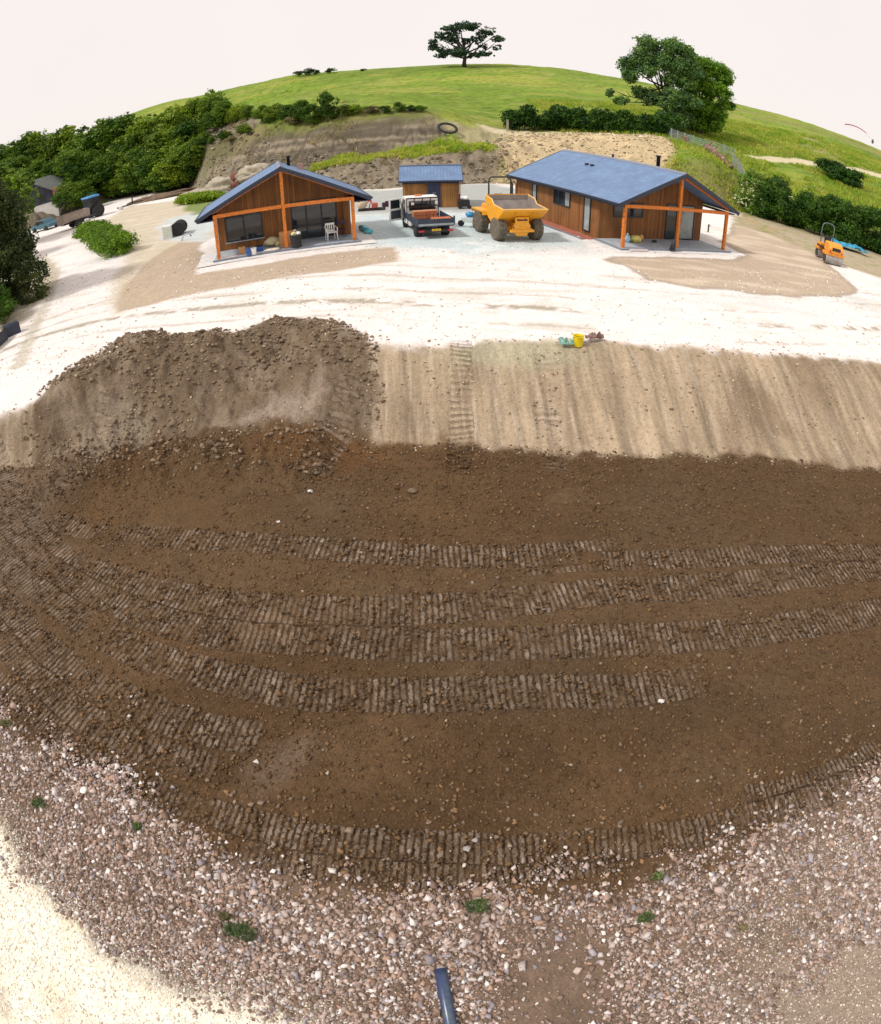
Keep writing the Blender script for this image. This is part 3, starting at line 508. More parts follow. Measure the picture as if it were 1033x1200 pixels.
def house(t, W, L, p, e, r, o, of, orr=.3):
    sl = (r-e)/(W/2); w2 = W/2; zr = r+.28; th = .13
    def zs(x): return zr-sl*abs(x)
    MB().prism([(-w2, .02), (w2, .02), (w2, zs(w2)-th-.01), (0, zr-th-.01), (-w2, zs(w2)-th-.01)], 'y', p, L).build('wall', M_BOARD, t)
    x1 = w2+o
    rf = MB()
    rf.prism([(-x1, zs(x1)), (-.002, zr), (-.002, zr-th), (-x1, zs(x1)-th)], 'y', -of, L+orr).prism([(.002, zr), (x1, zs(x1)), (x1, zs(x1)-th), (.002, zr-th)], 'y', -of, L+orr)
    rf = rf.build('roof', M_SLATE, t)
    MB().prism([(-.14, zr-sl*.14+.004), (0, zr+.03), (.14, zr-sl*.14+.004), (.14, zr-sl*.14+.03), (0, zr+.065), (-.14, zr-sl*.14+.03)], 'y', -of-.01, L+orr+.01).build('ridge_tiles', M_KERB, rf)
    for nm, y0, y1 in (('bargeboard', -of-.035, -of-.002), ('bargeboard', L+orr+.002, L+orr+.03)):
        MB().prism([(-x1-.02, zs(x1)+.02), (0, zr+.03), (x1+.02, zs(x1)+.02), (x1+.02, zs(x1)-.2), (0, zr-.2), (-x1-.02, zs(x1)-.2)], 'y', y0, y1).build(nm, M_FASC, rf)
    for s in (-1, 1):
        MB().prism([(s*(x1+.005), zs(x1)+.0), (s*(x1+.11), zs(x1)-.0), (s*(x1+.09), zs(x1)-.1), (s*(x1+.005), zs(x1)-.1)], 'y', -of, L+orr).build('gutter', M_FASC, rf)
        MB().box((s*(w2+.005), .02, zs(x1)-.22), (s*(x1-.01), L+orr-.02, zs(x1)-.16)).build('soffit', M_FASC, rf)
    # timber porch
    for x in (-w2+.08, 0, w2-.08):
        top = (zr-th-.03 if x == 0 else e-.2)
        MB().box((x-.08, .0, .1), (x+.08, .16, top)).build('post', M_WOOD, t, bevel=.01)
    MB().box((-w2, -.012, e-.2), (-.085, .15, e-.02)).box((.085, -.012, e-.2), (w2, .15, e-.02)).build('beam', M_WOOD, t, bevel=.01)
    for s in (-1, 1):
        MB().prism([(s*.09, zr-th-.02-sl*.09), (s*(w2), zs(w2)-th-.02), (s*(w2), zs(w2)-th-.12), (s*.09, zr-th-.12-sl*.09)], 'y', .01, .12).build('rafter', M_WOOD, t)
    return sl, zs
# right house
RH = (12.502, 31.22, 0.); RYAW = .328
t = thing('timber_lodge', 'long brown timber lodge with blue grey slate roof, right of the yellow dumper', 'house', RH, RYAW)
W, L, p = 7.187, 12.1, 2.22; house(t, W, L, p, 2.387, 3.99, .5, .27)
zt = .1
MB().box((-W/2-.15, -.18, .03), (W/2+.15, p-.003, zt)).build('terrace', M_SLAB, t)
MB().box((-W/2-.24, -.27, .02), (W/2+.24, -.183, zt+.02)).box((-W/2-.24, -.18, .02), (-W/2-.153, p, zt+.02)).build('terrace_edge', M_KERB, t)
wall_opening(t, 'window', T(-W/2+.86, p, 1.3), 1.95, .85, 3)
wall_opening(t, 'glazed_door', T(.85, p, .12), 2.15, 2.08, 2, blind=(1,))
SW = T(-W/2, 0, 0) @ RZ(-pi/2)                   # left side wall: x runs towards the camera
def side(name, y0, y1, z0, z1, n, **k): wall_opening(t, name, T(-W/2, y1, z0) @ RZ(-pi/2), y1-y0, z1-z0, n, **k)
side('tall_window', 3.05, 3.75, .25, 2.2, 1, blind=(0,)); side('window', 5.2, 7.1, 1.25, 2.2, 3, blind=(2,)); side('narrow_window', 9.2, 9.8, 1.1, 2.25, 1, blind=(0,))
MB().tube([(-W/2-.35, 11.9, 2.05), (-W/2-.1, 11.95, 1.85), (-W/2-.1, 11.95, .05)], .045).build('downpipe', M_COPPER, t, True)
MB().tube([(-W/2-.35, 12.25, 2.05), (-W/2-.2, 12.25, 1.8), (-W/2-.2, 12.25, .05)], .05).build('downpipe', M_BLACK, t, True)
MB().lathe([(.11, 0), (.11, .95), (.15, .96), (.15, 1.05)], T(.35, 2.6, 3.9), 16).build('flue', M_BLACK, t, True)
MB().lathe([(.06, 0), (.06, .35), (.09, .36), (.09, .42)], T(.12, 6.7, 4.1), 12).build('vent_pipe', M_BLACK, t, True)
for y in (6.6, 7.2):
    MB().box((-1.4, y, 3.66), (-1.22, y+.2, 3.8), ).build('roof_vent', M_FASC, t)
# left house
LH = (-7.325, 30.45, 0.); LYAW = .256
t = thing('timber_cabin', 'smaller brown timber cabin with cluttered porch, left of the white truck', 'house', LH, LYAW)
W2, L2, p2 = 6.962, 5.6, 2.1; house(t, W2, L2, p2, 2.42, 4.07, .8, .12, .1)
MB().box((-W2/2-.15, -.18, .03), (-.6, p2-.003, zt)).build('terrace', M_SLAB, t)
MB().box((-.597, -.18, .03), (W2/2+.15, p2-.003, zt)).build('decking', M_DECK, t)
MB().box((-W2/2-.22, -.26, .02), (W2/2+.22, -.183, zt+.02)).build('terrace_edge', M_KERB, t)
wall_opening(t, 'window', T(-W2/2+.42, p2, .52), 1.95, 1.6, 2, sill=True)
wall_opening(t, 'glazed_door', T(.4, p2, .12), 2.4, 2.1, 3, mid=.72)
MB().lathe([(.09, 0), (.09, .75), (.13, .76), (.13, .84)], T(.55, 4.4, 3.85), 14).build('flue', M_BLACK, t, True)
MB().box((1.0, 4.2, 3.75), (1.3, 4.5, 4.15)).build('roof_vent', M_COPPER, t)
MB().box((W2/2-.35, p2-.25, .12), (W2/2+.0, p2-.01, 2.1)).build('corner_panel', M_BOARD, t)
# paving round the houses, brick path
def sheet(name, pts, z, m, base=None, yaw=0, th=.02):
    o = MB().prism(pts, 'z', z-th, z).build(name, m); o.location = (*base[:2], 0) if base else (0, 0, 0); o.rotation_euler.z = yaw; return struct(o)
sheet('paving', [(-W2/2-1.0, -.75), (W2/2+.9, -.75), (W2/2+.9, 3.5), (W2/2+.02, 3.5), (W2/2+.02, .1), (-W2/2-.02, .1), (-W2/2-.02, 6.5), (-W2/2-1.0, 6.5)], .026, M_CONC, LH, LYAW)
sheet('paving', [(-W/2-.9, -.7), (W/2+.95, -.7), (W/2+.95, 8), (W/2+.02, 8), (W/2+.02, .1), (-W/2-.02, .1), (-W/2-.02, 2.25), (-W/2-.9, 2.25)], .026, M_CONC, RH, RYAW)
sheet('brick_path', [(-W/2-.85, 2.3), (-W/2-.03, 2.3), (-W/2-.03, 12.8), (-W/2-.85, 12.8)], .035, M_BRICK, RH, RYAW)
sheet('kerb', [(-W/2-1.0, 2.3), (-W/2-.88, 2.3), (-W/2-.88, 12.8), (-W/2-1.0, 12.8)], .07, M_KERB, RH, RYAW)
# shed
SH = (-.2, 42.9, 0.); SY = .0
pR = U(538.5, 243); SY = .02
t = thing('garden_shed', 'small timber shed with grey pitched roof and dark double doors, behind the white truck', 'shed', (pR[0]-1.85, pR[1], 0), SY)
w, d, h = 1.85, 3.0, 1.95; rz = 2.75
MB().prism([(0, .02), (d, .02), (d, h), (d/2, rz-.1), (0, h)], 'x', -w, w).build('wall', M_SHED, t)
k = (rz-h)/(d/2); y0 = -.25; z0 = h+.05+k*y0
MB().prism([(y0, z0+.1), (d/2-.002, rz+.1+.05), (d/2-.002, rz+.05), (y0, z0)], 'x', -w-.22, w+.22).prism([(d-y0, z0+.1), (d/2+.002, rz+.15), (d/2+.002, rz+.05), (d-y0, z0)], 'x', -w-.22, w+.22).build('roof', M_SLATE, t)
MB().prism([(y0, z0+.1), (d/2, rz+.16), (d-y0, z0+.1), (d-y0, z0-.12), (d/2, rz-.06), (y0, z0-.12)], 'x', -w-.26, -w-.222).build('bargeboard', M_FASC, t)
MB().prism([(y0, z0+.1), (d/2, rz+.16), (d-y0, z0+.1), (d-y0, z0-.12), (d/2, rz-.06), (y0, z0-.12)], 'x', w+.222, w+.26).build('bargeboard', M_FASC, t)
MB().box((-w-.22, y0-.1, z0-.03), (w+.22, y0-.003, z0+.07)).box((-w, y0, z0-.14), (w, -.005, z0-.09)).build('gutter', M_FASC, t)
MB().box((-w-.23, d/2-.12, rz+.13), (w+.23, d/2+.12, rz+.19)).build('ridge_tiles', M_KERB, t)
for x0 in (-.2, .22):
    dd = MB().box((x0, -.05, .06), (x0+.4, -.003, 1.9)).build('door', mat('door_navy', (.018, .025, .08), .45, .2), t, bevel=.008)
    MB().box((x0+(.33 if x0 < 0 else .03), -.08, .95), (x0+(.36 if x0 < 0 else .06), -.052, 1.1)).build('handle', M_GALV, dd)
MB().tube([(w+.12, -.25, z0), (w+.05, -.05, z0-.3), (w+.05, -.05, .05)], .035).build('downpipe', M_COPPER, t, True)

# ---------------------------------------------------------------- vehicles
def wheel(par, M, r, wd, name='wheel', rub=None, rimcol=None, lugs=0, rr=.55):
    """axis along local z of M, outer side at +z"""
    b = MB().lathe([(r*rr, -wd/2), (r*.9, -wd/2), (r, -wd*.36), (r*1.0, 0), (r, wd*.36), (r*.9, wd/2), (r*rr, wd/2)], M, 32)
    for k in range(lugs):
        a = 2*pi*k/lugs
        for s in (-1, 1): b.box((-.03*r/.5, -wd*.28, -.022), (.03*r/.5, wd*.28, .03), M @ RZ(a+s*pi/lugs/1) @ T(r, 0, s*wd*.22) @ RY(pi/2) @ RZ(pi/2+s*.5) @ RZ(pi/2))
    o = b.build(name, rub or M_RUBK, par, False)
    MB().lathe([(.001, wd*.12), (r*.2, wd*.14), (r*.22, wd*.02), (r*rr*.85, wd*.02), (r*rr*.97, wd*.4), (r*rr*1.01, wd*.4), (r*rr*1.01, -wd*.3), (.001, -wd*.3)], M, 24).build('rim', rimcol or M_GALV, o, False)
    return o
# dropside truck: local y forward, origin under the tail
t = thing('dropside_truck', 'white cab truck with dark dropside bed of orange blocks and its left door standing open', 'truck', (.02, 31.35, 0), R(14))
MB().box((-.75, .15, .45), (-.45, 5.0, .62)).box((.45, .15, .45), (.75, 5.0, .62)).box((-.45, .5, .48), (.45, .7, .6)).box((-.5, 1.9, .3), (-.1, 2.6, .6)).build('chassis', M_BLACK, t)
MB().box((-1.03, .05, .74), (1.03, 3.3, .84)).build('bed_floor', M_NAVY, t)
for s in (-1, 1):
    MB().box((s*1.03, .06, .8), (s*1.07, 3.3, 1.2)).box((s*1.07, .1, .9), (s*1.085, 3.25, .93)).box((s*1.07, .1, 1.07), (s*1.085, 3.25, 1.1)).build('side_board', M_NAVY, t, bevel=.006)
tb = MB().box((-1.03, .0, .8), (1.03, .045, 1.2)).box((-1.0, -.015, 1.12), (1.0, .0, 1.16)).build('tail_board', M_NAVY, t, bevel=.006)
MB().box((-1.02, -.02, .82), (1.02, -.002, .93)).build('rail', mat('dull_alloy', (.30, .33, .33), .5, .3, 5), tb)
MB().box((1.0, -.01, .8), (1.09, .07, 1.34)).build('corner_post', M_NAVY, t); MB().box((-1.09, -.01, .8), (-1.0, .07, 1.28)).build('corner_post', M_NAVY, t)
hb = MB().box((-1.02, 3.32, .84), (1.02, 3.37, 1.05))
for x in (-.98, -.5, 0, .5, .98): hb.box((x-.025, 3.325, 1.05), (x+.025, 3.365, 2.06))
hb.box((-1.0, 3.32, 2.0), (1.0, 3.37, 2.08)).box((-1.0, 3.322, 1.5), (1.0, 3.368, 1.54)).build('headboard', M_BLACK, t)
for x in (-.62, .85): MB().box((x-.09, 3.27, 1.62), (x+.09, 3.318, 1.78)).build('work_lamp', M_WHITE, t, bevel=.01)
MB().prism([(3.45, .5), (3.45, 1.98), (3.6, 2.1), (4.45, 2.1), (4.7, 2.0), (5.1, 1.35), (5.55, 1.15), (5.65, .55), (5.5, .35), (4.95, .35), (4.8, .7), (4.35, .7), (4.2, .4), (3.5, .4)], 'x', -.98, .98).build('cab', M_WHITE, t, bevel=.04)
MB().box((-.82, 3.43, 1.25), (.82, 3.447, 1.85)).build('rear_window', M_GLASS, t)
MB().prism([(4.74, 1.98), (5.1, 1.4), (5.11, 1.41), (4.75, 1.99)], 'x', -.85, .85).build('windscreen', M_GLASS, t)
MB().prism([(3.75, 1.3), (3.75, 1.92), (4.55, 1.92), (4.85, 1.32)], 'x', .981, .99).build('side_window', M_GLASS, t); MB().prism([(3.75, .5), (3.75, 1.92), (4.55, 1.92), (4.85, 1.32), (4.8, .9), (4.6, .72)], 'x', -.99, -.981).build('cab_opening', M_GLASS, t)
MB().box((-.35, 3.9, 2.12), (.1, 4.05, 2.2)).build('beacon_bar', M_AMBER, t, bevel=.02)
dm = T(-1.0, 4.75, 0) @ RZ(R(-62))               # the open door, hinged at its front edge
d = MB().box((-.04, -1.0, .5), (.04, -.9, 1.95), dm).box((-.04, -.1, .5), (.04, 0, 1.5), dm).box((-.04, -.9, .5), (.04, -.1, .62), dm).box((-.04, -.9, 1.17), (.04, -.1, 1.3), dm).box((-.04, -.9, 1.86), (.04, -.22, 1.95), dm)
d.prism([(-.25, 1.95), (-.12, 1.95), (.0, 1.5), (-.1, 1.5)], 'x', -.04, .04, dm)
d = d.build('door', M_WHITE, t, bevel=.01)
MB().box((-.02, -.9, .62), (.02, -.1, 1.17), dm).build('door_lining', mat('door_lining', (.05, .06, .075), .7), d)
MB().box((-.012, -.9, 1.3), (.012, -.17, 1.86), dm).build('pane', M_GLASS, d)
for x, y in ((-.86, 4.55), (.86, 4.55)): wheel(t, T(x, y, .34) @ RY(pi/2*(1 if x > 0 else -1)), .34, .22)
for x in (-.8, .8): wheel(t, T(x, 1.15, .34) @ RY(pi/2*(1 if x > 0 else -1)), .34, .42)
MB().box((-.98, .02, .42), (.98, .1, .56)).build('rear_bumper', M_BLACK, t, bevel=.01)
for x in (-.85, .85): MB().box((x-.16, -.01, .45), (x+.16, .015, .56)).build('tail_light', M_RED, t, bevel=.008)
pl = MB().box((-.26, -.02, .49), (.26, .0, .61)).build('number_plate', M_PLATE, t)
g = MB()
for x, wd_, z0_, z1_ in ((-.2, .03, .52, .58), (-.155, .035, .52, .555), (-.105, .03, .535, .58), (-.06, .035, .52, .58), (.02, .03, .52, .56), (.065, .035, .53, .58), (.115, .03, .52, .58), (.165, .03, .52, .57)):
    g.box((x-wd_/2, -.024, z0_), (x+wd_/2-.012, -.0205, z1_)).box((x-wd_/2, -.0235, (z0_+z1_)/2-.006), (x+wd_/2, -.0205, (z0_+z1_)/2+.006))
g.box((-.21, -.0225, .519), (.18, -.0202, .525)).build('plate_marks', M_BLACK, pl)
MB().box((-1.05, 2.0, .5), (-.95, 2.6, .75)).build('tool_box', M_WHITE, t, bevel=.01)
t.scale = (.88, .88, .88); BM_ = Matrix.Translation((.02, 31.35, 0)) @ RZ(R(14)) @ Matrix.Scale(.88, 4)
def on_bed(x, y, z=.843): return BM_ @ Vector((x, y, z))
for i, (x, y, lab) in enumerate(((-.42, 2.55, 'left orange block pack strapped on the truck bed behind the cab'), (.28, 2.6, 'right orange block pack on the truck bed, next to the headboard'))):
    q = thing('block_pack', lab, 'blocks', on_bed(x, y), R(14), 'block packs on the truck bed')
    for j in range(2):
        b = MB()
        for c in range(3):
            for r_ in range(2): b.box((-.32+c*.215, -.3+r_*.31, .02+j*.215), (-.32+c*.215+.205, -.3+r_*.31+.3, .02+j*.215+.2), RZ(R(random.uniform(-1.5, 1.5))))
        b.build('block_layer', M_BRK, q)
    MB().box((-.34, -.02, .0), (.34, .02, .46)).build('strap', M_CREAM, q)
q = thing('ridge_tile_row', 'row of orange clay tiles standing along the right rear of the truck bed', 'tiles', on_bed(.5, .75), R(14))
for j in range(7):
    x = -.42+j*.14; MB().prism([(x-.06, .01), (x-.045, .22), (x, .29), (x+.045, .22), (x+.06, .01), (x+.04, .01), (x, .24), (x-.04, .01)], 'y', -.25, .35).build('tile', M_BRK, q)

# site dumper: front (skip end) towards -y
t = thing('site_dumper', 'yellow four wheeled site dumper with a scoured open skip, facing the camera beside the lodge', 'dumper', (4.0, 31.35, 0), R(17))
for x, y in ((-.98, 0), (.98, 0), (-.98, 2.45), (.98, 2.45)):
    wheel(t, T(x, y, .6) @ RY(pi/2*(1 if x > 0 else -1)), .6, .5, 'wheel', M_RUB, M_YEL if y > 1 else M_BLACK, 18, .48)
for y in (0, 2.45): MB().lathe([(.16, -.72), (.2, -.2), (.2, .2), (.16, .72)], T(0, y, .6) @ RY(pi/2), 14).build('axle', M_YEL, t, True)
MB().prism([(-.52, .62), (.52, .62), (.52, .72), (.36, 1.0), (.36, 1.28), (-.36, 1.28), (-.36, 1.0), (-.52, .72)], 'y', -.62, -.5).prism([(-.66, .5), (.66, .5), (.62, .64), (-.62, .64)], 'y', -.68, -.45).prism([(-.26, .3), (.26, .3), (.4, .5), (-.4, .5)], 'y', -.6, -.42).build('front_frame', M_YEL, t, bevel=.015)
nb = MB()
for i in range(7): nb.box((-.27+i*.08, -.64, 1.09), (-.215+i*.08, -.622, 1.17+.03*(i in (0, 5)))).box((-.27+i*.08, -.639, 1.09), (-.2+i*.08, -.6225, 1.115))
nb.build('name_letters', M_BLACK, t)
for x in (-.46, .46): MB().lathe([(.04, 0), (.04, .03)], T(x, -.62, .75) @ RX(pi/2), 12).build('lamp', M_BLACK, t)
MB().box((-.4, -.5, .55), (.4, 1.2, .95)).box((-.45, 1.3, .6), (.45, 3.3, 1.0)).build('chassis', M_YEL, t, bevel=.02)
MB().prism([(1.35, .95), (3.35, .95), (3.35, 1.35), (3.2, 1.5), (2.45, 1.5), (2.3, 1.15), (1.35, 1.1)], 'x', -.62, .62).build('engine_cover', M_YEL, t, bevel=.04)
for s in (-1, 1): MB().prism([(1.75, 1.2), (3.2, 1.2), (3.3, 1.05), (3.2, 1.28), (1.8, 1.28), (1.65, 1.05)], 'x', s*.66, s*1.2).build('mudguard', M_YEL, t, bevel=.01)
# skip: thin walled tub
def tub(par):
    yb, yf = 1.3, -1.05
    out_l = [(yb, 2.2), (.45, 2.08), (.22, 1.84), (yf, 1.74), (yf+.04, 1.66), (-.45, 1.24), (.1, .86), (.5, .86), (.95, 1.1), (yb, 1.9)]
    b = MB(); wv = [1.16]*10
    for s in (-1, 1): b.prism(out_l, 'x', s*1.14, s*1.18)
    pro = [(yf, 1.74), (yf+.04, 1.66), (-.45, 1.24), (.1, .86), (.5, .86), (.95, 1.1), (yb, 1.9), (yb, 2.2)]
    inn = [(y+(-.045 if y > .3 else .03), z+.04) for y, z in pro]
    for (a, b_, c, d_) in [(pro[i], pro[i+1], inn[i+1], inn[i]) for i in range(len(pro)-1)]: b.prism([a, b_, c, d_], 'x', -1.139, 1.139)
    sk = b.build('skip', M_YEL, par)
    l = MB()
    for i in range(1, 7): l.prism([inn[i-1], inn[i], (inn[i][0], inn[i][1]+.012), (inn[i-1][0], inn[i-1][1]+.012)], 'x', -1.135, 1.135)
    l.prism([(inn[6][0]-.002, inn[6][1]), (inn[7][0]-.002, inn[7][1]-.05), (inn[7][0]-.02, inn[7][1]-.05), (inn[6][0]-.02, inn[6][1])], 'x', -1.135, 1.135)
    ip = [(yb-.05, 2.15), (.43, 2.04), (.2, 1.81), (yf+.06, 1.71), (-.43, 1.29), (.1, .92), (.5, .92), (.93, 1.14), (yb-.05, 1.92)]
    for s in (-1, 1): l.prism(ip, 'x', s*1.125, s*1.137)
    l.build('skip_lining', M_SKIPIN, sk)
    r_ = MB()
    for s in (-1, 1): r_.tube([(s*1.16, y, z) for y, z in out_l[:4]], .03, 6)
    r_.tube([(-1.16, yf, 1.75), (1.16, yf, 1.75)], .035, 6).tube([(-1.16, yb, 2.2), (1.16, yb, 2.2)], .035, 6).build('rim_rail', mat('pale_worn_yellow', (.80, .50, .16), .5, .2, 5), sk)
    for s in (-.45, .45): MB().prism([(-.5, 1.24), (-.95, 1.52), (-.35, 1.4), (-.15, 1.1)], 'x', s-.03, s+.03).build('rib', M_YEL, sk)
tub(t)
rp = MB().tube([(-.62, 2.25, 1.1), (-.62, 2.25, 2.85), (-.56, 2.27, 3.0), (-.42, 2.28, 3.05), (.42, 2.28, 3.05), (.56, 2.27, 3.0), (.62, 2.25, 2.85), (.62, 2.25, 1.1)], .045, 8).build('roll_bar', M_BLACK, t, True)
MB().box((-.25, 2.0, 1.5), (.25, 2.45, 1.62)).box((-.25, 2.4, 1.62), (.25, 2.5, 2.1)).build('seat', M_RUBK, t, bevel=.04)
MB().tube([(0.0, 1.5, 1.1), (0, 1.65, 1.95)], .03).tube([(.19*cos(a), 1.65+.08*sin(a), 1.97+.17*sin(a)) for a in [k*pi/8 for k in range(16)]], .018, 6, True).build('steering_wheel', M_BLACK, t, True)

# road roller: front drum towards -y
q = on(979, 311)
t = thing('road_roller', 'small orange yellow ride on roller with steel drums and hoop, parked below the right hedge', 'roller', (q[0], q[1]+.9, q[2]), R(-16))
for y in (-.85, .95):
    dr = MB().lathe([(.3, -.6), (.36, -.62), (.38, -.58), (.38, .58), (.36, .62), (.3, .6)], T(0, y, .38) @ RY(pi/2), 32).build('drum', M_STEEL, t)
    MB().lathe([(.29, -.64), (.29, .64)], T(0, y, .38) @ RY(pi/2), 20).build('drum_hub', M_BLACK, dr)
MB().box((-.7, -1.2, .62), (.7, -.45, .82)).box((-.7, .55, .62), (.7, 1.35, .8)).box((-.3, -.5, .35), (.3, .6, .75)).build('frame', M_YEL2, t, bevel=.02)
MB().prism([(-1.3, .8), (-1.34, 1.1), (-1.2, 1.36), (-.8, 1.48), (-.2, 1.45), (-.1, .8)], 'x', -.52, .52).build('bonnet', M_YEL2, t, bevel=.08)
MB().box((-.3, -1.36, .98), (.3, -1.32, 1.2)).build('grille', M_BLACK, t, bevel=.01)
for x in (-.42, .42): MB().lathe([(.06, 0), (.06, .04)], T(x, -1.32, .92) @ RX(pi/2), 12).build('headlamp', M_RED, t)
MB().box((-.6, -.1, .78), (.6, 1.2, .92)).build('platform', M_BLACK, t)
MB().box((-.58, .5, .92), (.58, 1.2, 1.1)).build('rear_cover', M_YEL2, t, bevel=.03)
MB().box((-.25, .35, 1.1), (.25, .75, 1.22)).box((-.25, .72, 1.2), (.25, .82, 1.6)).build('seat', M_BLUE if False else M_RUBK, t, bevel=.04)
MB().tube([(0, -.15, .95), (0, .1, 1.45)], .03).tube([(.17*cos(a), .12+.06*sin(a), 1.47+.15*sin(a)) for a in [k*pi/8 for k in range(16)]], .02, 6, True).build('steering_wheel', M_BLACK, t, True)
MB().tube([(-.45, .95, .9), (-.45, .95, 2.2), (-.38, .95, 2.4), (-.2, .95, 2.5), (.2, .95, 2.5), (.38, .95, 2.4), (.45, .95, 2.2), (.45, .95, .9)], .04).tube([(-.45, .95, 1.5), (.45, .95, 1.5)], .03).build('roll_bar', mat('green_grey_steel', (.10, .15, .14), .5), t, True)

# ---------------------------------------------------------------- foliage
def leaf_mat(name, col, col2, scale=.9, trans=.25):
    m = bpy.data.materials.new(name); m.use_nodes = True; n = m.node_tree; L = n.links; N = n.nodes.new; p = n.nodes['Principled BSDF']
    tc = N('ShaderNodeTexCoord'); geo = N('ShaderNodeNewGeometry'); oi = N('ShaderNodeObjectInfo')
    nz = N('ShaderNodeTexNoise'); nz.inputs['Scale'].default_value = scale; nz.inputs['Detail'].default_value = 5; L.new(geo.outputs['Position'], nz.inputs['Vector'])
    mr = N('ShaderNodeMapRange'); L.new(nz.outputs[0], mr.inputs[0]); mr.inputs[1].default_value = .36; mr.inputs[2].default_value = .66
    mx = N('ShaderNodeMix'); mx.data_type = 'RGBA'; L.new(mr.outputs[0], mx.inputs[0]); mx.inputs[6].default_value = (*col, 1); mx.inputs[7].default_value = (*col2, 1)
    at = N('ShaderNodeAttribute'); at.attribute_name = 'shade'; h = N('ShaderNodeHueSaturation'); L.new(mx.outputs[2], h.inputs['Color'])
    a = N('ShaderNodeMath'); a.operation = 'MULTIPLY_ADD'; L.new(oi.outputs['Random'], a.inputs[0]); a.inputs[1].default_value = .5; a.inputs[2].default_value = .75
    a2 = N('ShaderNodeMath'); a2.operation = 'MULTIPLY'; L.new(a.outputs[0], a2.inputs[0]); L.new(at.outputs['Fac'], a2.inputs[1]); L.new(a2.outputs[0], h.inputs['Value'])
    hu = N('ShaderNodeMath'); hu.operation = 'MULTIPLY_ADD'; L.new(oi.outputs['Random'], hu.inputs[0]); hu.inputs[1].default_value = -.03; hu.inputs[2].default_value = .515; L.new(hu.outputs[0], h.inputs['Hue'])
    L.new(h.outputs[0], p.inputs['Base Color']); p.inputs['Roughness'].default_value = .55; p.inputs['Specular IOR Level'].default_value = .25
    tr = N('ShaderNodeBsdfTranslucent'); L.new(h.outputs[0], tr.inputs[0]); ms = N('ShaderNodeMixShader'); ms.inputs[0].default_value = trans
    L.new(p.outputs[0], ms.inputs[1]); L.new(tr.outputs[0], ms.inputs[2]); L.new(ms.outputs[0], n.nodes['Material Output'].inputs[0]); return m
ML_WOOD = leaf_mat('leaves_woodland', (.05, .12, .01), (.21, .32, .022), .3, .3); ML_DARK = leaf_mat('leaves_hedge', (.022, .07, .007), (.08, .17, .014), .8); ML_OAK = leaf_mat('leaves_oak', (.03, .07, .055), (.08, .14, .06), .8, .25)
ML_OPEN = leaf_mat('leaves_open', (.08, .17, .07), (.19, .33, .06), .9, .3); ML_GREEN = leaf_mat('leaves_bright', (.10, .20, .012), (.24, .38, .02), 1.4, .3); ML_ELDER = leaf_mat('leaves_elder', (.07, .17, .012), (.28, .40, .06), 1.2)
ML_GRASS = leaf_mat('grass_blades', (.27, .42, .03), (.55, .56, .11), .35, .45); ML_DRY = leaf_mat('dry_scrub', (.18, .17, .07), (.40, .34, .17), .6, .3); ML_NEAR = leaf_mat('leaves_near_tree', (.022, .045, .012), (.085, .11, .025), .8)
M_BARK = mat('bark', (.045, .035, .028), .9, .4, 9, .02); M_FLOWER = mat('cream_blossom', (.6, .6, .36), .7)

def raw_mesh(name, V, nper, m, shade=None, col=None):
    """V: (n, nper, 3) separate polygons"""
    n = len(V); me = bpy.data.meshes.new(name); me.vertices.add(n*nper); me.vertices.foreach_set('co', V.astype(np.float32).ravel())
    me.loops.add(n*nper); me.loops.foreach_set('vertex_index', np.arange(n*nper, dtype=np.int32)); me.polygons.add(n); me.polygons.foreach_set('loop_start', np.arange(0, n*nper, nper, dtype=np.int32))
    me.update(calc_edges=True)
    if shade is not None:
        a = me.attributes.new('shade', 'FLOAT', 'FACE'); a.data.foreach_set('value', shade.astype(np.float32))
    me.materials.append(m); return me
def leaves(P, Nn, size, rng, jit=.9, asp=.65):
    n = len(P); d = Nn+rng.normal(0, jit, (n, 3)); d /= np.linalg.norm(d, axis=1, keepdims=True)+1e-9
    a = np.cross(d, rng.normal(0, 1, (n, 3))); a /= np.linalg.norm(a, axis=1, keepdims=True)+1e-9; b = np.cross(d, a)
    s = (size*rng.uniform(.55, 1.3, n))[:, None]; k = asp
    return np.stack([P-a*s*.5, P+b*s*k*.5+a*s*.08, P+a*s*.5, P-b*s*k*.5-a*s*.05], 1)
def lobed_crown(name, lobes, n, size, m, seed, shell=.45, sub=5):
    rng = np.random.default_rng(seed); lobes = np.array(lobes, float); wts = (lobes[:, 3]*lobes[:, 4]+lobes[:, 3]*lobes[:, 5]); wts /= wts.sum()
    # every lobe carries smaller sprays, leaves sit on the sprays
    ns = max(20, n//sub//3); li = rng.choice(len(lobes), ns, p=wts); d = rng.normal(0, 1, (ns, 3)); d /= np.linalg.norm(d, axis=1, keepdims=True)
    rr = rng.uniform(shell, 1, ns)**.5; C = lobes[li, :3]+d*lobes[li, 3:6]*rr[:, None]; sr = lobes[li, 3:6].mean(1)*rng.uniform(.14, .34, ns)
    k = rng.integers(0, ns, n); e = rng.normal(0, .55, (n, 3)); P = C[k]+e*sr[k][:, None]*np.array([1, 1, .75]); Nn = d[k]*.6+e*.4+np.array([0, 0, .5])
    sh = rng.uniform(.7, 1.25, ns)[k]*rng.uniform(.8, 1.2, n)
    return raw_mesh(name, leaves(P, Nn, size, rng), 4, m, sh)
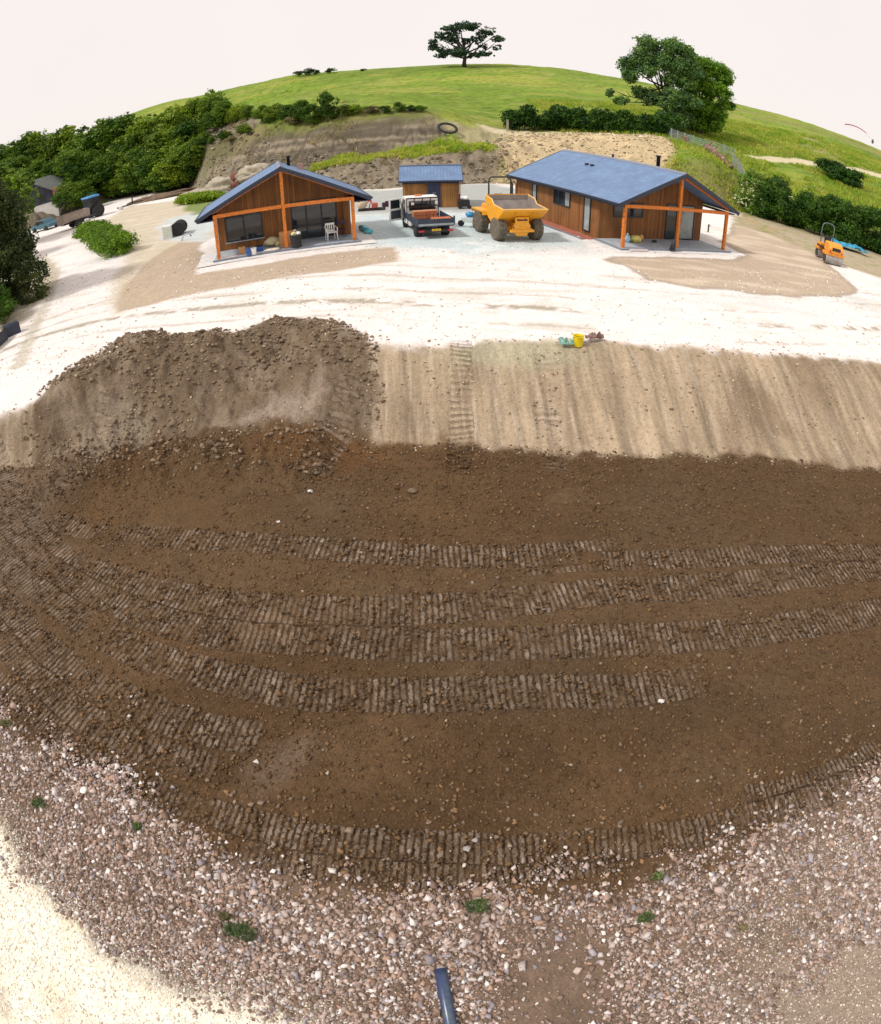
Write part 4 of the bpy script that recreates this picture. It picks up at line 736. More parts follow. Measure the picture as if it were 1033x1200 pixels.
def trunk_mesh(h, r, limbs, seed, lean=.03, z0=-.3):
    rng = random.Random(seed); b = MB(); pts = [(0, 0, z0)]
    for i in range(1, 6): pts.append((pts[-1][0]+rng.uniform(-lean, lean)*h, pts[-1][1]+rng.uniform(-lean, lean)*h, h*i/5))
    b.tube(pts, [r*1.35]+[r*(1-.12*i) for i in range(1, 6)], 8)
    for (s, tip) in limbs:
        p0 = Vector(pts[min(5, max(1, int(s*5)))]); tip = Vector(tip); mid = p0.lerp(tip, .5)+Vector((0, 0, -.06*(tip-p0).length))
        b.tube([p0, mid, tip], [r*.5, r*.32, r*.1], 6)
        for q in range(3):
            t2 = mid.lerp(tip, rng.uniform(.0, .7)); e = t2+Vector((rng.uniform(-1, 1), rng.uniform(-1, 1), rng.uniform(.1, 1)))*(tip-p0).length*.3; b.tube([t2, e], [r*.2, r*.05], 5)
    return b
def rand_lobes(rng, n, R_, z0, z1, rl):
    o = []
    for i in range(n):
        z = rng.uniform(z0, z1); k = 1-abs((z-(z0+z1)*.48)/((z1-z0)*.62))**2; a = rng.uniform(0, 2*pi); r = R_*max(.1, k)*rng.uniform(.2, .85)
        q = rl*rng.uniform(.7, 1.25); o.append((r*cos(a), r*sin(a), z, q, q, q*.8))
    return o
PROTO = {}
def proto_tree(kind):                            # unit trees: height 1
    if kind in PROTO: return PROTO[kind]
    rng = random.Random(sum(map(ord, kind))); sp = {'a': (.36, .12, .86, 15, ML_WOOD), 'b': (.42, .08, .85, 18, ML_WOOD), 'c': (.30, .15, .9, 12, ML_WOOD), 'd': (.5, .1, .78, 16, ML_GREEN), 'e': (.5, .1, .78, 16, ML_DARK), 'g': (.5, .05, .78, 14, ML_DRY)}[kind[0]]
    lb = rand_lobes(rng, sp[3]+8, sp[0], sp[1]+.08, sp[2]-.03, .16)
    me = lobed_crown('crown', lb, 11000, .036, sp[4], rng.randint(0, 9999))
    tr = trunk_mesh(.6, .022, [(.6, (l[0], l[1], l[2])) for l in lb[:4]], 5, z0=-.06); tm = bpy.data.meshes.new('trunk'); tr.bm.to_mesh(tm); tr.bm.free(); tm.materials.append(M_BARK)
    PROTO[kind] = (me, tm); return PROTO[kind]
NT = 0
def plant(kind, name, label, cat, loc, h, wd=1., group=None, part='crown'):
    global NT; NT += 1
    me, tm = proto_tree(kind); t = thing(name, label, cat, loc, NT*2.4, group); t.scale = (h*wd, h*wd, h)
    for nm, d in ((part, me), ('trunk', tm)):
        o = bpy.data.objects.new(nm, d); COL.objects.link(o); o.parent = t
    return t
def tree_px(kind, px, pyb, pyt, D, wd=1., name='tree', label='', cat='tree', group=None, minh=1.):
    b = onD(px, pyb, D); top = UD(px, pyt, D)[2]; return plant(kind, name, label, cat, b, max(minh, (top-b[2])*1.02), wd, group)

# left wood along the cut bank: back row makes the skyline, two rows in front fall to the bank's edge
top = [(-20,165),(0,163),(12,158),(35,150),(60,149),(85,141),(110,141),(130,133),(155,128),(178,127),(200,121),(225,111),(250,106),(262,108)]
edge = [(30,228),(100,226),(130,220),(165,208),(200,195),(230,183),(260,172),(300,163),(350,150)]
tx = lambda L, x: float(np.interp(x, [a for a, b in L], [b for a, b in L]))
rg = random.Random(4); WOODL = 'leafy tree standing among its neighbours in the dense wood along the left cut bank'
for i, x in enumerate(range(-8, 262, 15)):
    x += rg.uniform(-4, 4); tree_px('abc'[i % 3]+str(i % 2), x, tx(edge, x)-18, tx(top, x)+rg.uniform(-1, 5), np.interp(x, [0, 260], [122, 96]), rg.uniform(1.0, 1.25), 'woodland_tree', WOODL, 'tree', 'trees of the wood on the left')
for i, x in enumerate(range(18, 262, 15)):
    x += rg.uniform(-4, 4); tt = tx(top, x)*.6+tx(edge, x)*.4; tree_px('bca'[i % 3]+str(i % 2), x, tx(edge, x)-10, tt+rg.uniform(-6, 6), np.interp(x, [0, 260], [112, 88]), rg.uniform(1.1, 1.35), 'woodland_tree', WOODL, 'tree', 'trees of the wood on the left')
for i, x in enumerate(range(30, 300, 12)):
    x += rg.uniform(-3, 3); tt = tx(top, min(x, 262))*.32+tx(edge, x)*.68; tree_px('bab'[i % 3]+str((i+1) % 2), x, tx(edge, x), min(tt, tx(edge, x)-14)+rg.uniform(-5, 4), np.interp(x, [30, 130, 200, 300], [104, 107, 90, 77.5]), rg.uniform(1.2, 1.5), 'woodland_tree', WOODL, 'tree', 'trees of the wood on the left')
for i, (x, yb, yt, D) in enumerate([(-12,262,188,70),(6,258,185,78),(22,250,182,88),(40,243,178,95),(58,240,180,98),(74,238,184,100),(90,236,186,101),(104,233,188,102),(118,231,186,103),(30,245,196,90),(66,240,196,96),(96,235,200,100),(70,246,206,90),(84,243,206,92),(100,240,208,94),(58,250,212,88),(132,226,196,100),(150,222,190,98),(168,216,180,95),(186,208,172,92),(205,202,164,90),(222,196,158,88),(240,190,152,86)]):
    tree_px('bca'[i % 3]+str(i % 2), x, yb-(6 if -5 < x < 80 else 0), yt, D+(24 if -5 < x < 80 else 0), 1.3, 'woodland_tree', WOODL, 'tree', 'trees of the wood on the left')
BUSHL = 'green bush in the ragged row along the top of the left cut bank'
for i, (x, yb, yt, D, wd, k) in enumerate([(262,165,116,88,1.3,'b0'),(278,163,118,86,1.3,'b1'),(292,160,122,84,1.3,'a0'),(308,158,122,80,1.3,'b0'),(322,156,118,79,1.3,'b1'),(338,153,121,76,1.4,'b0'),(352,150,116,74,1.3,'a1'),(368,146,120,72,1.4,'b0'),
        (408,139,120,71,1.5,'b1'),(420,138,119,71,1.6,'d0'),(436,137,121,70.5,1.7,'g0'),(452,137,122,70,1.6,'e0'),(468,138,119,70,1.5,'b0'),(482,138,123,70,1.6,'e1'),(494,139,122,70,1.5,'d0'),(316,160,136,78,1.5,'e0'),(345,155,133,74,1.6,'g0'),(285,168,143,80,1.5,'b1'),(262,174,150,82,1.5,'e1'),(234,186,158,86,1.5,'b0'),(196,208,184,90,1.6,'b1'),(272,178,160,80,1.5,'g1')]):
    tree_px(k, x, yb, yt, D, wd, 'bank_bush', BUSHL, 'bush', 'bushes along the top of the left cut bank')
tree_px('e0', 384, 143, 101, 71, .8, 'small_tree', 'small upright tree rising from the bushes on top of the left cut bank', 'tree')
tree_px('c0', 254, 120, 98, 125, .9, 'small_tree', 'thin pale tree poking above the skyline at the right end of the left wood', 'tree')
for x, yt, k, wd in ((350, 82, 'e0', 1.8), (362, 78, 'e1', 1.8), (372, 81, 'e0', 1.7), (388, 78, 'e1', 1.7), (426, 80, 'e0', 2.6)):
    tree_px(k, x, tx([(345, 90), (430, 83)], x)+1.5, yt, 158, wd, 'skyline_bush', 'single dark bush on the bare skyline, right of the row of four' if x > 400 else 'dark bush in the low row of four on the skyline, left of the lone oak', 'bush', None if x > 400 else 'four bushes on the skyline', .8)

SCL = {'oak_tree': 1.13, 'ash_tree': 1.15, 'maple_tree': 1.12}
# the lone oak
def big_tree(name, label, px, pyb, D, lobes, n, size, m, trunk_r, seed, limbs=None, th=.55, shell=.55):
    """lobes in photo px relative to the foot (dx, dy up, rx, ry), depth spread added; real size from the distance"""
    b = onD(px, pyb, D); t = thing(name, label, 'tree', b, -math.atan2(b[0], b[1])); k = D/755.*SCL.get(name, 1)
    rng = random.Random(seed); lb = []
    for dx, dy, rx, ry in lobes:
        for q in range(4): f_ = rng.uniform(.55, 1.0)*(1 if name == 'oak_tree' else 1.3); lb.append(((dx+rng.uniform(-.6, .6)*rx)*k, rng.uniform(-.8, .8)*14*k, (dy+rng.uniform(-.6, .6)*ry)*k, rx*k*f_, rx*k*.9*f_, ry*k*f_))
    o = bpy.data.objects.new('crown', lobed_crown('crown', lb, n, size, m, seed, shell)); COL.objects.link(o); o.parent = t
    H_ = max(l[2] for l in lb)*th
    trunk_mesh(H_, trunk_r, [(rng.uniform(.45, 1), (l[0]*.85, l[1]*.7, l[2])) for l in lb[::5]], seed).build('trunk', M_BARK, t, True); return t
big_tree('oak_tree', 'lone spreading oak tree with gaps in its crown, standing on the skyline of the hill', 544.5, 78, 150,
    [(-32,28,6,5),(-22,36,8,6),(-16,46,7,4),(-3,49,9,4.5),(10,47,9,5),(20,40,8,5),(31,34,7,4),(-24,15,8,3.5),(-27,22,7,4),(-10,15,9,4),(-12,30,8,6),(2,30,5,5),(12,30,8,5),(14,15,10,3.5),(24,15,5,3),(-2,20,7,6),(33,23,5,3.5),(-9,40,6,5),(18,24,5,3)], 20000, .42, ML_OAK, .5, 11, th=.5, shell=.25)
big_tree('ash_tree', 'tall tree with an open rounded crown at the right end of the upper hedge', 780, 143, 82,
    [(-40,66,9,8),(-30,80,10,9),(-14,92,11,8),(4,95,12,8),(20,88,11,9),(-22,66,9,7),(-6,74,11,9),(12,72,11,9),(26,70,9,8),(-38,54,7,5),(2,58,8,6),(20,55,8,6),(-28,38,9,7),(-45,28,7,4),(-14,36,9,8),(8,34,11,9),(24,36,10,9),(-56,34,4,4),(16,16,10,8),(0,20,8,6)], 60000, .26, ML_OPEN, .3, 12, th=.62, shell=.15)
big_tree('maple_tree', 'dense bright green rounded tree just right of the tall open crowned tree', 822, 138, 86,
    [(-18,66,9,9),(-4,74,11,8),(12,74,10,8),(24,66,8,8),(-12,50,11,10),(6,52,13,11),(22,48,9,9),(-16,30,11,10),(4,32,13,10),(20,30,9,8),(-24,14,10,9),(-8,12,12,9),(10,16,10,8),(28,36,5,4),(-32,6,9,7)], 80000, .26, leaf_mat('leaves_maple', (.09, .20, .02), (.22, .40, .03), .9, .3), .4, 13, th=.5, shell=.15)

# hedges
def hedge(name, label, line, hgt, wdt, n, size, m, seed, cat='hedge'):
    """line: [(x, y)] on the ground"""
    rng = random.Random(seed); lb = []; P = [Vector(p) for p in line]; ln = 0
    for a, b in zip(P, P[1:]):
        k = max(2, int((b-a).length/(wdt*.45)))
        for i in range(k):
            c = a.lerp(b, i/k); z = hz(c.x, c.y)
            for q in range(4): lb.append((c.x+rng.uniform(-.3, .3)*wdt, c.y+rng.uniform(-.3, .3)*wdt, z+hgt*rng.uniform(.12, .82), wdt*.42, wdt*.42, hgt*rng.uniform(.2, .3)))
    o = bpy.data.objects.new('foliage', lobed_crown('foliage', lb, n, size, m, seed, .3)); COL.objects.link(o)
    c = P[len(P)//2]; t = thing(name, label, cat, (c.x, c.y, hz(c.x, c.y))); o.parent = t; o.location = (-c.x, -c.y, -hz(c.x, c.y))
    s = MB()
    for a, b in zip(P, P[1:]):
        for i in range(6):
            c2 = a.lerp(b, (i+.5)/6); z = hz(c2.x, c2.y); s.tube([(c2.x-c.x, c2.y-c.y, z-hz(c.x, c.y)-.1), (c2.x-c.x+.1, c2.y-c.y, z-hz(c.x, c.y)+hgt*.6)], [.06, .03], 5)
    if hgt > 2: s.build('stems', M_BARK, t)
    else: s.bm.free()
    return t
hedge('field_hedge', 'long dark green trimmed hedge across the hill behind the lodge roof', [UD(a, 158, D)[:2] for a, D in ((606, 74), (640, 74.5), (680, 75), (720, 75.5), (760, 76), (796, 78))], 3.0, 2.6, 60000, .26, ML_DARK, 31)
hedge('boundary_hedge', 'dark glossy hedge running down to the right edge behind the road roller', [U(a, b)[:2] for a, b in ((900, 256), (940, 268), (975, 280), (1010, 291), (1050, 303), (1090, 316))], 4.0, 3.0, 120000, .19, ML_DARK, 32)
hedge('elder_bush', 'large bright bush with cream blossom at the left end of the right hand hedge', [U(a, b)[:2] for a, b in ((880, 250), (893, 253), (908, 256))], 4.1, 3.2, 42000, .18, ML_ELDER, 33, 'bush')
hedge('gorse_bush', 'low dark spreading bush alone on the grass slope at the right edge', [onD(a, b, D)[:2] for a, b, D in ((968, 205, 84), (990, 212, 83), (1012, 224, 81))], 2.3, 3.0, 16000, .24, ML_DARK, 34, 'bush')
hedge('bramble_mound', 'bright green overgrown mound beside the pale track, below the tractor', [U(a, b)[:2] for a, b in ((103, 274), (118, 282), (134, 291), (147, 299))], 1.25, 2.7, 50000, .15, ML_GREEN, 35, 'bushes')
hedge('weed_patch', 'patch of green weeds on the spoil left of the cabin roof', [U(a, b)[:2] for a, b in ((222, 238), (240, 236), (258, 232))], .9, 3.0, 26000, .16, ML_GREEN, 36, 'weeds')
eb = [o_ for o_ in COL.objects if o_.get('label', '').startswith('large bright bush')][0]; rng_ = np.random.default_rng(5); n_ = 90; a_ = rng_.uniform(0, 2*pi, n_); e_ = rng_.uniform(.1, 1.1, n_)
cc_ = np.stack([np.cos(a_)*np.cos(e_)*3.4+.2, -np.abs(np.sin(a_)*np.cos(e_))*2.0+.1, .6+np.sin(e_)*3.2], 1)
P_ = np.repeat(cc_, 10, 0)+rng_.normal(0, .09, (900, 3)); ob_ = bpy.data.objects.new('blossom', raw_mesh('blossom', leaves(P_, np.tile((0, -.3, 1.), (900, 1)), .12, rng_, .5, .9), 4, M_FLOWER)); COL.objects.link(ob_); ob_.parent = eb
# big dark tree at the left edge, quite near
def near_tree():
    c = U(8, 372); t = thing('yew_tree', 'big dark drooping tree filling the left edge beside the curving verge', 'tree', (c[0]-3.0, c[1]+2.2, 0)); rng = random.Random(9); lb = []
    for i in range(95):
        z = rng.uniform(.3, 9.6); r = 3.9*(1-(z/10.6)**1.5)*rng.uniform(.35, 1); a = rng.uniform(0, 2*pi); q = rng.uniform(.7, 1.25); lb.append((r*cos(a), r*sin(a), z, q, q, q*.75))
    o = bpy.data.objects.new('crown', lobed_crown('crown', lb, 110000, .17, ML_NEAR, 77, .35)); COL.objects.link(o); o.parent = t
    trunk_mesh(5, .25, [(.5, (l[0]*.7, l[1]*.7, l[2])) for l in lb[:12]], 3).build('trunk', M_BARK, t, True)
    c2 = U(-30, 330)
    for i, (x, y, h, k) in enumerate(((c2[0]-2, c2[1]+3, 9.5, 'b0'), (c2[0]-3, c2[1]-4, 8, 'b1'))): plant(k, 'edge_tree', 'leafy tree behind the big dark tree at the left edge', 'tree', (x, y, 0), h, .9, 'trees behind the big dark tree')
near_tree()
c = U(0, 383); plant('e1', 'dark_shrub', 'low dark shrub at the foot of the big dark tree on the left edge', 'shrub', (c[0]-.6, c[1]+.3, 0), 2.6, 1.3)

# ---------------------------------------------------------------- grass, stones, clods: uncountable stuff
def tufts(name, XY, size, m, seed, nb=5, spread=.5):
    rng = np.random.default_rng(seed); x, y = XY; z = height(x, y); n = len(x); N_ = n*nb
    bx = np.repeat(x, nb)+rng.normal(0, spread*.35, N_); by = np.repeat(y, nb)+rng.normal(0, spread*.35, N_); bz = np.repeat(z, nb)-.02
    s = size*rng.uniform(.5, 1.3, N_); a = rng.uniform(0, 2*pi, N_); ln = rng.normal(0, .45, (N_, 2))*s[:, None]; w_ = s*.16
    B = np.stack([bx, by, bz], 1); sd_ = np.stack([np.cos(a)*w_, np.sin(a)*w_, a*0], 1); tip = B+np.stack([ln[:, 0], ln[:, 1], s], 1)
    me = raw_mesh(name, np.stack([B-sd_, B+sd_, tip], 1), 3, m, np.repeat(rng.uniform(.7, 1.25, n), nb)); o = bpy.data.objects.new(name, me); COL.objects.link(o); o['kind'] = 'stuff'; return o
def scatter(n, box, cond, seed):
    rng = np.random.default_rng(seed); x = rng.uniform(box[0], box[1], n); y = rng.uniform(box[2], box[3], n); k = cond(x, y); return x[k], y[k]
gcond = lambda x, y: (poly_sd(x, y, YARD) < -1.2) & (fbm(x, y, .25, 3, 301) > -.25) & (poly_sd(x, y, P_ROCK) < 0) & ((x > 12) | (y > 70)) & (line_sd(x, y, T_HILL)[0] > 1.5)
tufts('hill_grass', scatter(42000, (14, 75, 42, 100), gcond, 5), .42, ML_GRASS, 6, 4)
tufts('ledge_grass', scatter(16000, (-14, 8, 56, 66), lambda x, y: poly_sd(x, y, P_LEDGE) > -.4, 7), .3, ML_GRASS, 8, 4, .3)
tufts('bank_scrub', scatter(14000, (-50, 10, 53, 100), lambda x, y: (poly_sd(x, y, YARD) < -.5) & (fbm(x, y, .3, 3, 302) > .22) & (y < 72-x*.9), 9), .35, ML_DRY, 10, 4, .4)
tufts('verge_grass', scatter(26000, (20, 60, 34, 60), lambda x, y: (np.abs(line_sd(x, y, [YARD[11], (28, 54.5), (32, 50), (39, 44), (50, 36)])[0]) < 3) & (fbm(x, y, .5, 2, 303) > -.1) & (poly_sd(x, y, YARD) < 1.5), 11), .3, ML_GRASS, 12, 4, .4)

_bm = bmesh.new(); bmesh.ops.create_icosphere(_bm, subdivisions=1, radius=1); ICO = np.array([v.co[:] for v in _bm.verts]); ICF = np.array([[v.index for v in f.verts] for f in _bm.faces]); _bm.free()
_bm = bmesh.new(); bmesh.ops.create_icosphere(_bm, subdivisions=2, radius=1); ICO2 = np.array([v.co[:] for v in _bm.verts]); ICF2 = np.array([[v.index for v in f.verts] for f in _bm.faces]); _bm.free()
def stone_mat(name, rough=.85):
    m, n, p = nodes_mat(name); L = n.links; a = n.nodes.new('ShaderNodeAttribute'); a.attribute_name = 'stone'; nz = n.nodes.new('ShaderNodeTexNoise'); nz.inputs['Scale'].default_value = 30; nz.inputs['Detail'].default_value = 5
    tc = n.nodes.new('ShaderNodeTexCoord'); L.new(tc.outputs['Object'], nz.inputs['Vector']); mr = n.nodes.new('ShaderNodeMapRange'); L.new(nz.outputs[0], mr.inputs[0]); mr.inputs[3].default_value = .65; mr.inputs[4].default_value = 1.35
    h = n.nodes.new('ShaderNodeHueSaturation'); L.new(a.outputs['Color'], h.inputs['Color']); L.new(mr.outputs[0], h.inputs['Value']); L.new(h.outputs[0], p.inputs['Base Color']); p.inputs['Roughness'].default_value = rough; p.inputs['Specular IOR Level'].default_value = .2
    return m
M_STONE = stone_mat('stone_mix')
CHV = np.array([(a, b, c) for a in (-.8, .8) for b in (-.8, .8) for c in (-.8, .8)], float); CHF = np.array([(0, 1, 3), (0, 3, 2), (4, 6, 7), (4, 7, 5), (0, 4, 5), (0, 5, 1), (2, 3, 7), (2, 7, 6), (0, 2, 6), (0, 6, 4), (1, 5, 7), (1, 7, 3)])
def stones(name, XY, smin, smax, cols, probs, seed, power=2.5, flat=.7, sink=.25, big=False, chip=True):
    rng = np.random.default_rng(seed); x, y = XY; n = len(x); z = height(x, y); ico, icf = (ICO2, ICF2) if big else ((CHV, CHF) if chip else (ICO, ICF))
    s = smin+(smax-smin)*rng.uniform(0, 1, n)**power; nv = len(ico)
    var = np.stack([ico*(1+rng.normal(0, .3, (nv, 1)))+rng.normal(0, .16, (nv, 3)) for _ in range(24)]) if not big else np.stack([ico*(1+.3*fbm(ico[:, 0]*1.2+k*7, ico[:, 1]*1.2+ico[:, 2], 1, 3, k)[:, None]) for k in range(24)])
    V = var[rng.integers(0, 24, n)]*np.stack([rng.uniform(.7, 1.3, n), rng.uniform(.6, 1, n), rng.uniform(.5, 1, n)*flat], 1)[:, None]*s[:, None, None]
    a = rng.uniform(0, 2*pi, n); b = rng.normal(0, .4, n); ca, sa, cb, sb = np.cos(a), np.sin(a), np.cos(b), np.sin(b)
    X = V[..., 0]; Y = V[..., 1]*cb[:, None]-V[..., 2]*sb[:, None]; Z = V[..., 1]*sb[:, None]+V[..., 2]*cb[:, None]
    W_ = np.stack([X*ca[:, None]-Y*sa[:, None]+x[:, None], X*sa[:, None]+Y*ca[:, None]+y[:, None], Z+(z+s*flat*(.6-sink))[:, None]], 2)
    Fc = (icf[None]+(np.arange(n)*nv)[:, None, None]).reshape(-1, 3)
    me = bpy.data.meshes.new(name); me.vertices.add(n*nv); me.vertices.foreach_set('co', W_.astype(np.float32).ravel()); me.loops.add(Fc.size); me.loops.foreach_set('vertex_index', Fc.astype(np.int32).ravel())
    me.polygons.add(len(Fc)); me.polygons.foreach_set('loop_start', np.arange(0, Fc.size, 3, dtype=np.int32)); me.update(calc_edges=True)
    c = np.array(cols)[rng.choice(len(cols), n, p=np.array(probs)/sum(probs))]*rng.uniform(.75, 1.25, (n, 1)); c = np.concatenate([np.clip(c, 0, .92), np.ones((n, 1))], 1)
    at = me.color_attributes.new('stone', 'FLOAT_COLOR', 'POINT'); at.data.foreach_set('color', np.repeat(c, nv, 0).astype(np.float32).ravel())
    me.materials.append(M_STONE); o = bpy.data.objects.new(name, me); COL.objects.link(o); o['kind'] = 'stuff'; return o
GCOL = [(.34, .245, .20), (.45, .355, .31), (.60, .54, .51), (.20, .14, .105), (.31, .275, .29), (.37, .245, .18), (.78, .73, .69)]
fgc = lambda x, y: (poly_sd(x, y, P_FG)+fbm(x, y, 1.5, 3, 320)*.5+(vn(x*60, y*60, 321)-.5)*.9 > 0)
stones('gravel', scatter(330000, (-10, 10, -1.6, 6.5), lambda x, y: fgc(x, y) & (vn(x*70, y*70, 322) < .58+.75*fbm(x, y, .7, 3, 323)+.25*ss(0, 1.2, 1.2-poly_sd(x, y, P_FG))) & (poly_sd(x, y, P_PALE) < .1+.7*vn(x*60, y*60, 5)*vn(x*1.5, y*1.5, 55)) & (poly_sd(x, y, P_PALR) < .3+.8*vn(x*3, y*3, 9)), 21), .008, .042, GCOL, (5, 5, 2.2, 6, 1.6, 2.2, .7), 22, 4.0)
stones('coarse_gravel', scatter(9000, (-9, 10, 0, 6.5), lambda x, y: fgc(x, y) & (poly_sd(x, y, P_FG) < 1.3) & (vn(x*3, y*3, 77) > .35), 45), .025, .065, GCOL, (5, 5, 3, 5, 3, 3, .6), 46, 2.5)
stones('fine_gravel', scatter(130000, (-10, 10, -1.6, 5), lambda x, y: ((poly_sd(x, y, P_PALR2) > -.5) | (poly_sd(x, y, P_PALE) > -.5)) & (poly_sd(x, y, P_PALE) < .05+.5*vn(x*50, y*50, 6)**2), 23), .006, .022, [(.5, .41, .33), (.66, .58, .5), (.33, .25, .19), (.4, .33, .3)], (3, 2, 3, 2), 24)
SC_ = [tuple(SOIL*1.0), tuple(SOIL*.65), (.17, .125, .085), (.32, .27, .21)]
fldc = lambda x, y: (y < yf(x)+.1) & ~fgc(x, y)
stones('pale_grit', scatter(60000, (-9, 0, -1.6, 4), lambda x, y: poly_sd(x, y, P_PALE) > -.15, 47), .005, .02, [(.85, .78, .66), (.9, .86, .78), (.66, .56, .42)], (4, 4, 1.5), 48, 3)
stones('soil_clods', scatter(90000, (-17, 17, 1.5, 13.8), lambda x, y: fldc(x, y) & (fbm(x, y, .8, 3, 330) > -.45), 25), .007, .036, SC_, (6, 6, 1, .08), 26, 3.5, .8)
stones('big_clods', scatter(1500, (-16, 17, 2.5, 14.2), lambda x, y: fldc(x, y) & (fbm(x, y, .45, 3, 331)+.5*ss(9.5, 13, y) > .18), 27), .02, .07, SC_[:2], (5, 5), 28, 3, .8, .3, False, False)
stones('heap_clods', scatter(20000, (-14, 0, 12.5, 19), lambda x, y: (poly_sd(x, y, P_HEAP) > -.2) & (fbm(x, y, .6, 3, 340)+.45*ss(.4, 2.2, y-yf(x)-.6)-.1 > vn(x*50, y*50, 3)*.7-.3), 29), .01, .085, [tuple(HEAPC*1.15), tuple(HEAPC*.8), (.26, .19, .13)], (5, 4, 1), 30, 6.0, .8, .25, False, False)
stones('bank_pebbles', scatter(9000, (-18, 20, 12.5, 19), lambda x, y: (y > yf(x)-.3) & (y < yc(x)+.4), 31), .008, .04, [(.42, .33, .24), (.27, .20, .14), (.55, .47, .37)], (5, 3, 1.5), 32, 4)
stones('field_edge_stones', scatter(8000, (-12, 12, 1.5, 7.5), lambda x, y: ~fgc(x, y) & (poly_sd(x, y, P_FG) > -.9-vn(x, y, 8)), 33), .01, .05, [tuple(SOIL*1.4), (.20, .145, .1), (.30, .23, .18), (.55, .5, .45)], (6, 5, 2, .25), 34, 4)
stones('road_stones', scatter(14000, (-26, 30, 16, 32), lambda x, y: (y > yc(x)+.2) & (fbm(x, y, .5, 3, 335) > -.05), 35), .012, .05, [(.80, .74, .68), (.62, .55, .46), (.42, .36, .28)], (6, 3, 1), 36, 4)
stones('rocky_debris', scatter(9000, (4, 34, 58, 78), lambda x, y: poly_sd(x, y, P_ROCK) > -.5, 37), .03, .17, [tuple(ROCK*1.3), tuple(ROCK*.8), tuple(ROCK*.5), (.65, .58, .45)], (4, 4, 2, 2), 38, 4)
stones('bank_debris', scatter(14000, (-45, 8, 53, 88), lambda x, y: (poly_sd(x, y, YARD) < .6) & (poly_sd(x, y, YARD) > -7), 39), .04, .22, [tuple(CUT*1.4), tuple(CUT*.8), (.32, .27, .2)], (4, 4, 2), 40, 4)

# ---------------------------------------------------------------- small things on the site
def put_at(px, py, z=0.): p = U(px, py, z); return (p[0], p[1], z)
LM = T(*LH) @ RZ(LYAW); RM = T(*RH) @ RZ(RYAW)
def at_l(x, y, z=.1): return LM @ Vector((x, y, z))
def at_r(x, y, z=.1): return RM @ Vector((x, y, z))
# white plastic chair on the decking
t = thing('garden_chair', 'white plastic garden chair on the cabin decking', 'chair', put_at(389, 281, .1), LYAW+.15)
for x, y, s_ in ((-.24, -.24, -1), (.24, -.24, 1), (-.22, .22, -1), (.22, .22, 1)): MB().tube([(x*1.12, y*1.12, 0), (x, y, .42)], [.022, .03], 6).build('leg', M_WHITE, t)
MB().box((-.26, -.26, .41), (.26, .24, .45)).build('seat', M_WHITE, t, bevel=.015)
b = MB().box((-.24, .23, .78), (.24, .27, .88)).box((-.24, .22, .45), (.24, .26, .5))
for x in (-.22, -.1, 0, .1, .22): b.box((x-.025, .225, .5), (x+.025, .262, .79))
b.build('backrest', M_WHITE, t, bevel=.01)
for s in (-1, 1): MB().tube([(s*.27, .24, .68), (s*.28, -.2, .66), (s*.26, -.25, .43)], .022, 6).build('armrest', M_WHITE, t)
t = thing('metal_chair', 'thin dark metal chair standing just right of the white plastic chair', 'chair', put_at(400, 278, .1), LYAW-.4)
M_PUR = mat('dark_purple_steel', (.06, .02, .05), .5)
for x in (-.22, .22):
    for y in (-.2, .2): MB().tube([(x, y, 0), (x, y, .44 if y < 0 else .9)], .013, 5).build('leg', M_PUR, t)
MB().box((-.23, -.21, .43), (.23, .21, .45)).build('seat', M_PUR, t); MB().box((-.22, .19, .7), (.22, .21, .9)).build('backrest', M_PUR, t)
t = thing('rubbish_bin', 'black bin heaped with rubbish on the cabin decking', 'bin', put_at(348, 290, .1), LYAW)
MB().lathe([(.24, 0), (.29, .62), (.31, .63), (.31, .67), (.27, .67), (.25, .3), (.001, .3)], T(0, 0, 0), 20).build('bin_body', M_RUBK, t)
MB().blob((-.08, 0, .7), (.16, .16, .14), 2, .4, 2, 3).build('rubbish', M_CREAM, t); MB().blob((.12, .02, .72), (.14, .13, .12), 2, .4, 2, 5).build('rubbish', M_WHITE, t)
MB().blob((-.02, .1, .85), (.12, .1, .1), 2, .4, 2, 6).build('rubbish', mat('torn_card', (.35, .25, .18), .8), t)
t = thing('plywood_sheet', 'orange plywood board leaning behind the middle post of the cabin porch', 'board', at_l(.1, .62), LYAW)
MB().box((-.42, -.012, 0), (.42, .012, .8), RX(R(-14))).build('board', M_PLY, t)
MB().box((-.42, -.03, .1), (.42, -.013, .16), RX(R(-14))).build('batten', M_WOOD, t)
def carton(name, label, cat, loc, yaw, d, m, m2=None):
    t = thing(name, label, cat, loc, yaw); MB().box((-d[0]/2, -d[1]/2, 0), (d[0]/2, d[1]/2, d[2])).build('body', m, t, bevel=.012)
    MB().box((-d[0]/2-.004, -d[1]/2-.004, d[2]*.92), (0-.003, d[1]/2+.004, d[2]+.012)).build('flap', m2 or m, t); MB().box((.003, -d[1]/2-.004, d[2]*.92), (d[0]/2+.004, d[1]/2+.004, d[2]+.012)).build('flap', m2 or m, t); return t
carton('cardboard_box', 'orange cardboard box under the left window of the cabin', 'box', put_at(284.5, 297, .1), LYAW, (.34, .3, .34), M_PLY)
carton('storage_crate', 'dark blue crate left of the cream sacks on the cabin porch', 'crate', put_at(304, 294, .1), LYAW, (.42, .32, .26), M_BLUE, M_RUBK)
t = thing('jerry_can', 'blue jerry can between the orange box and the white bucket', 'can', put_at(292, 299, .1), LYAW)
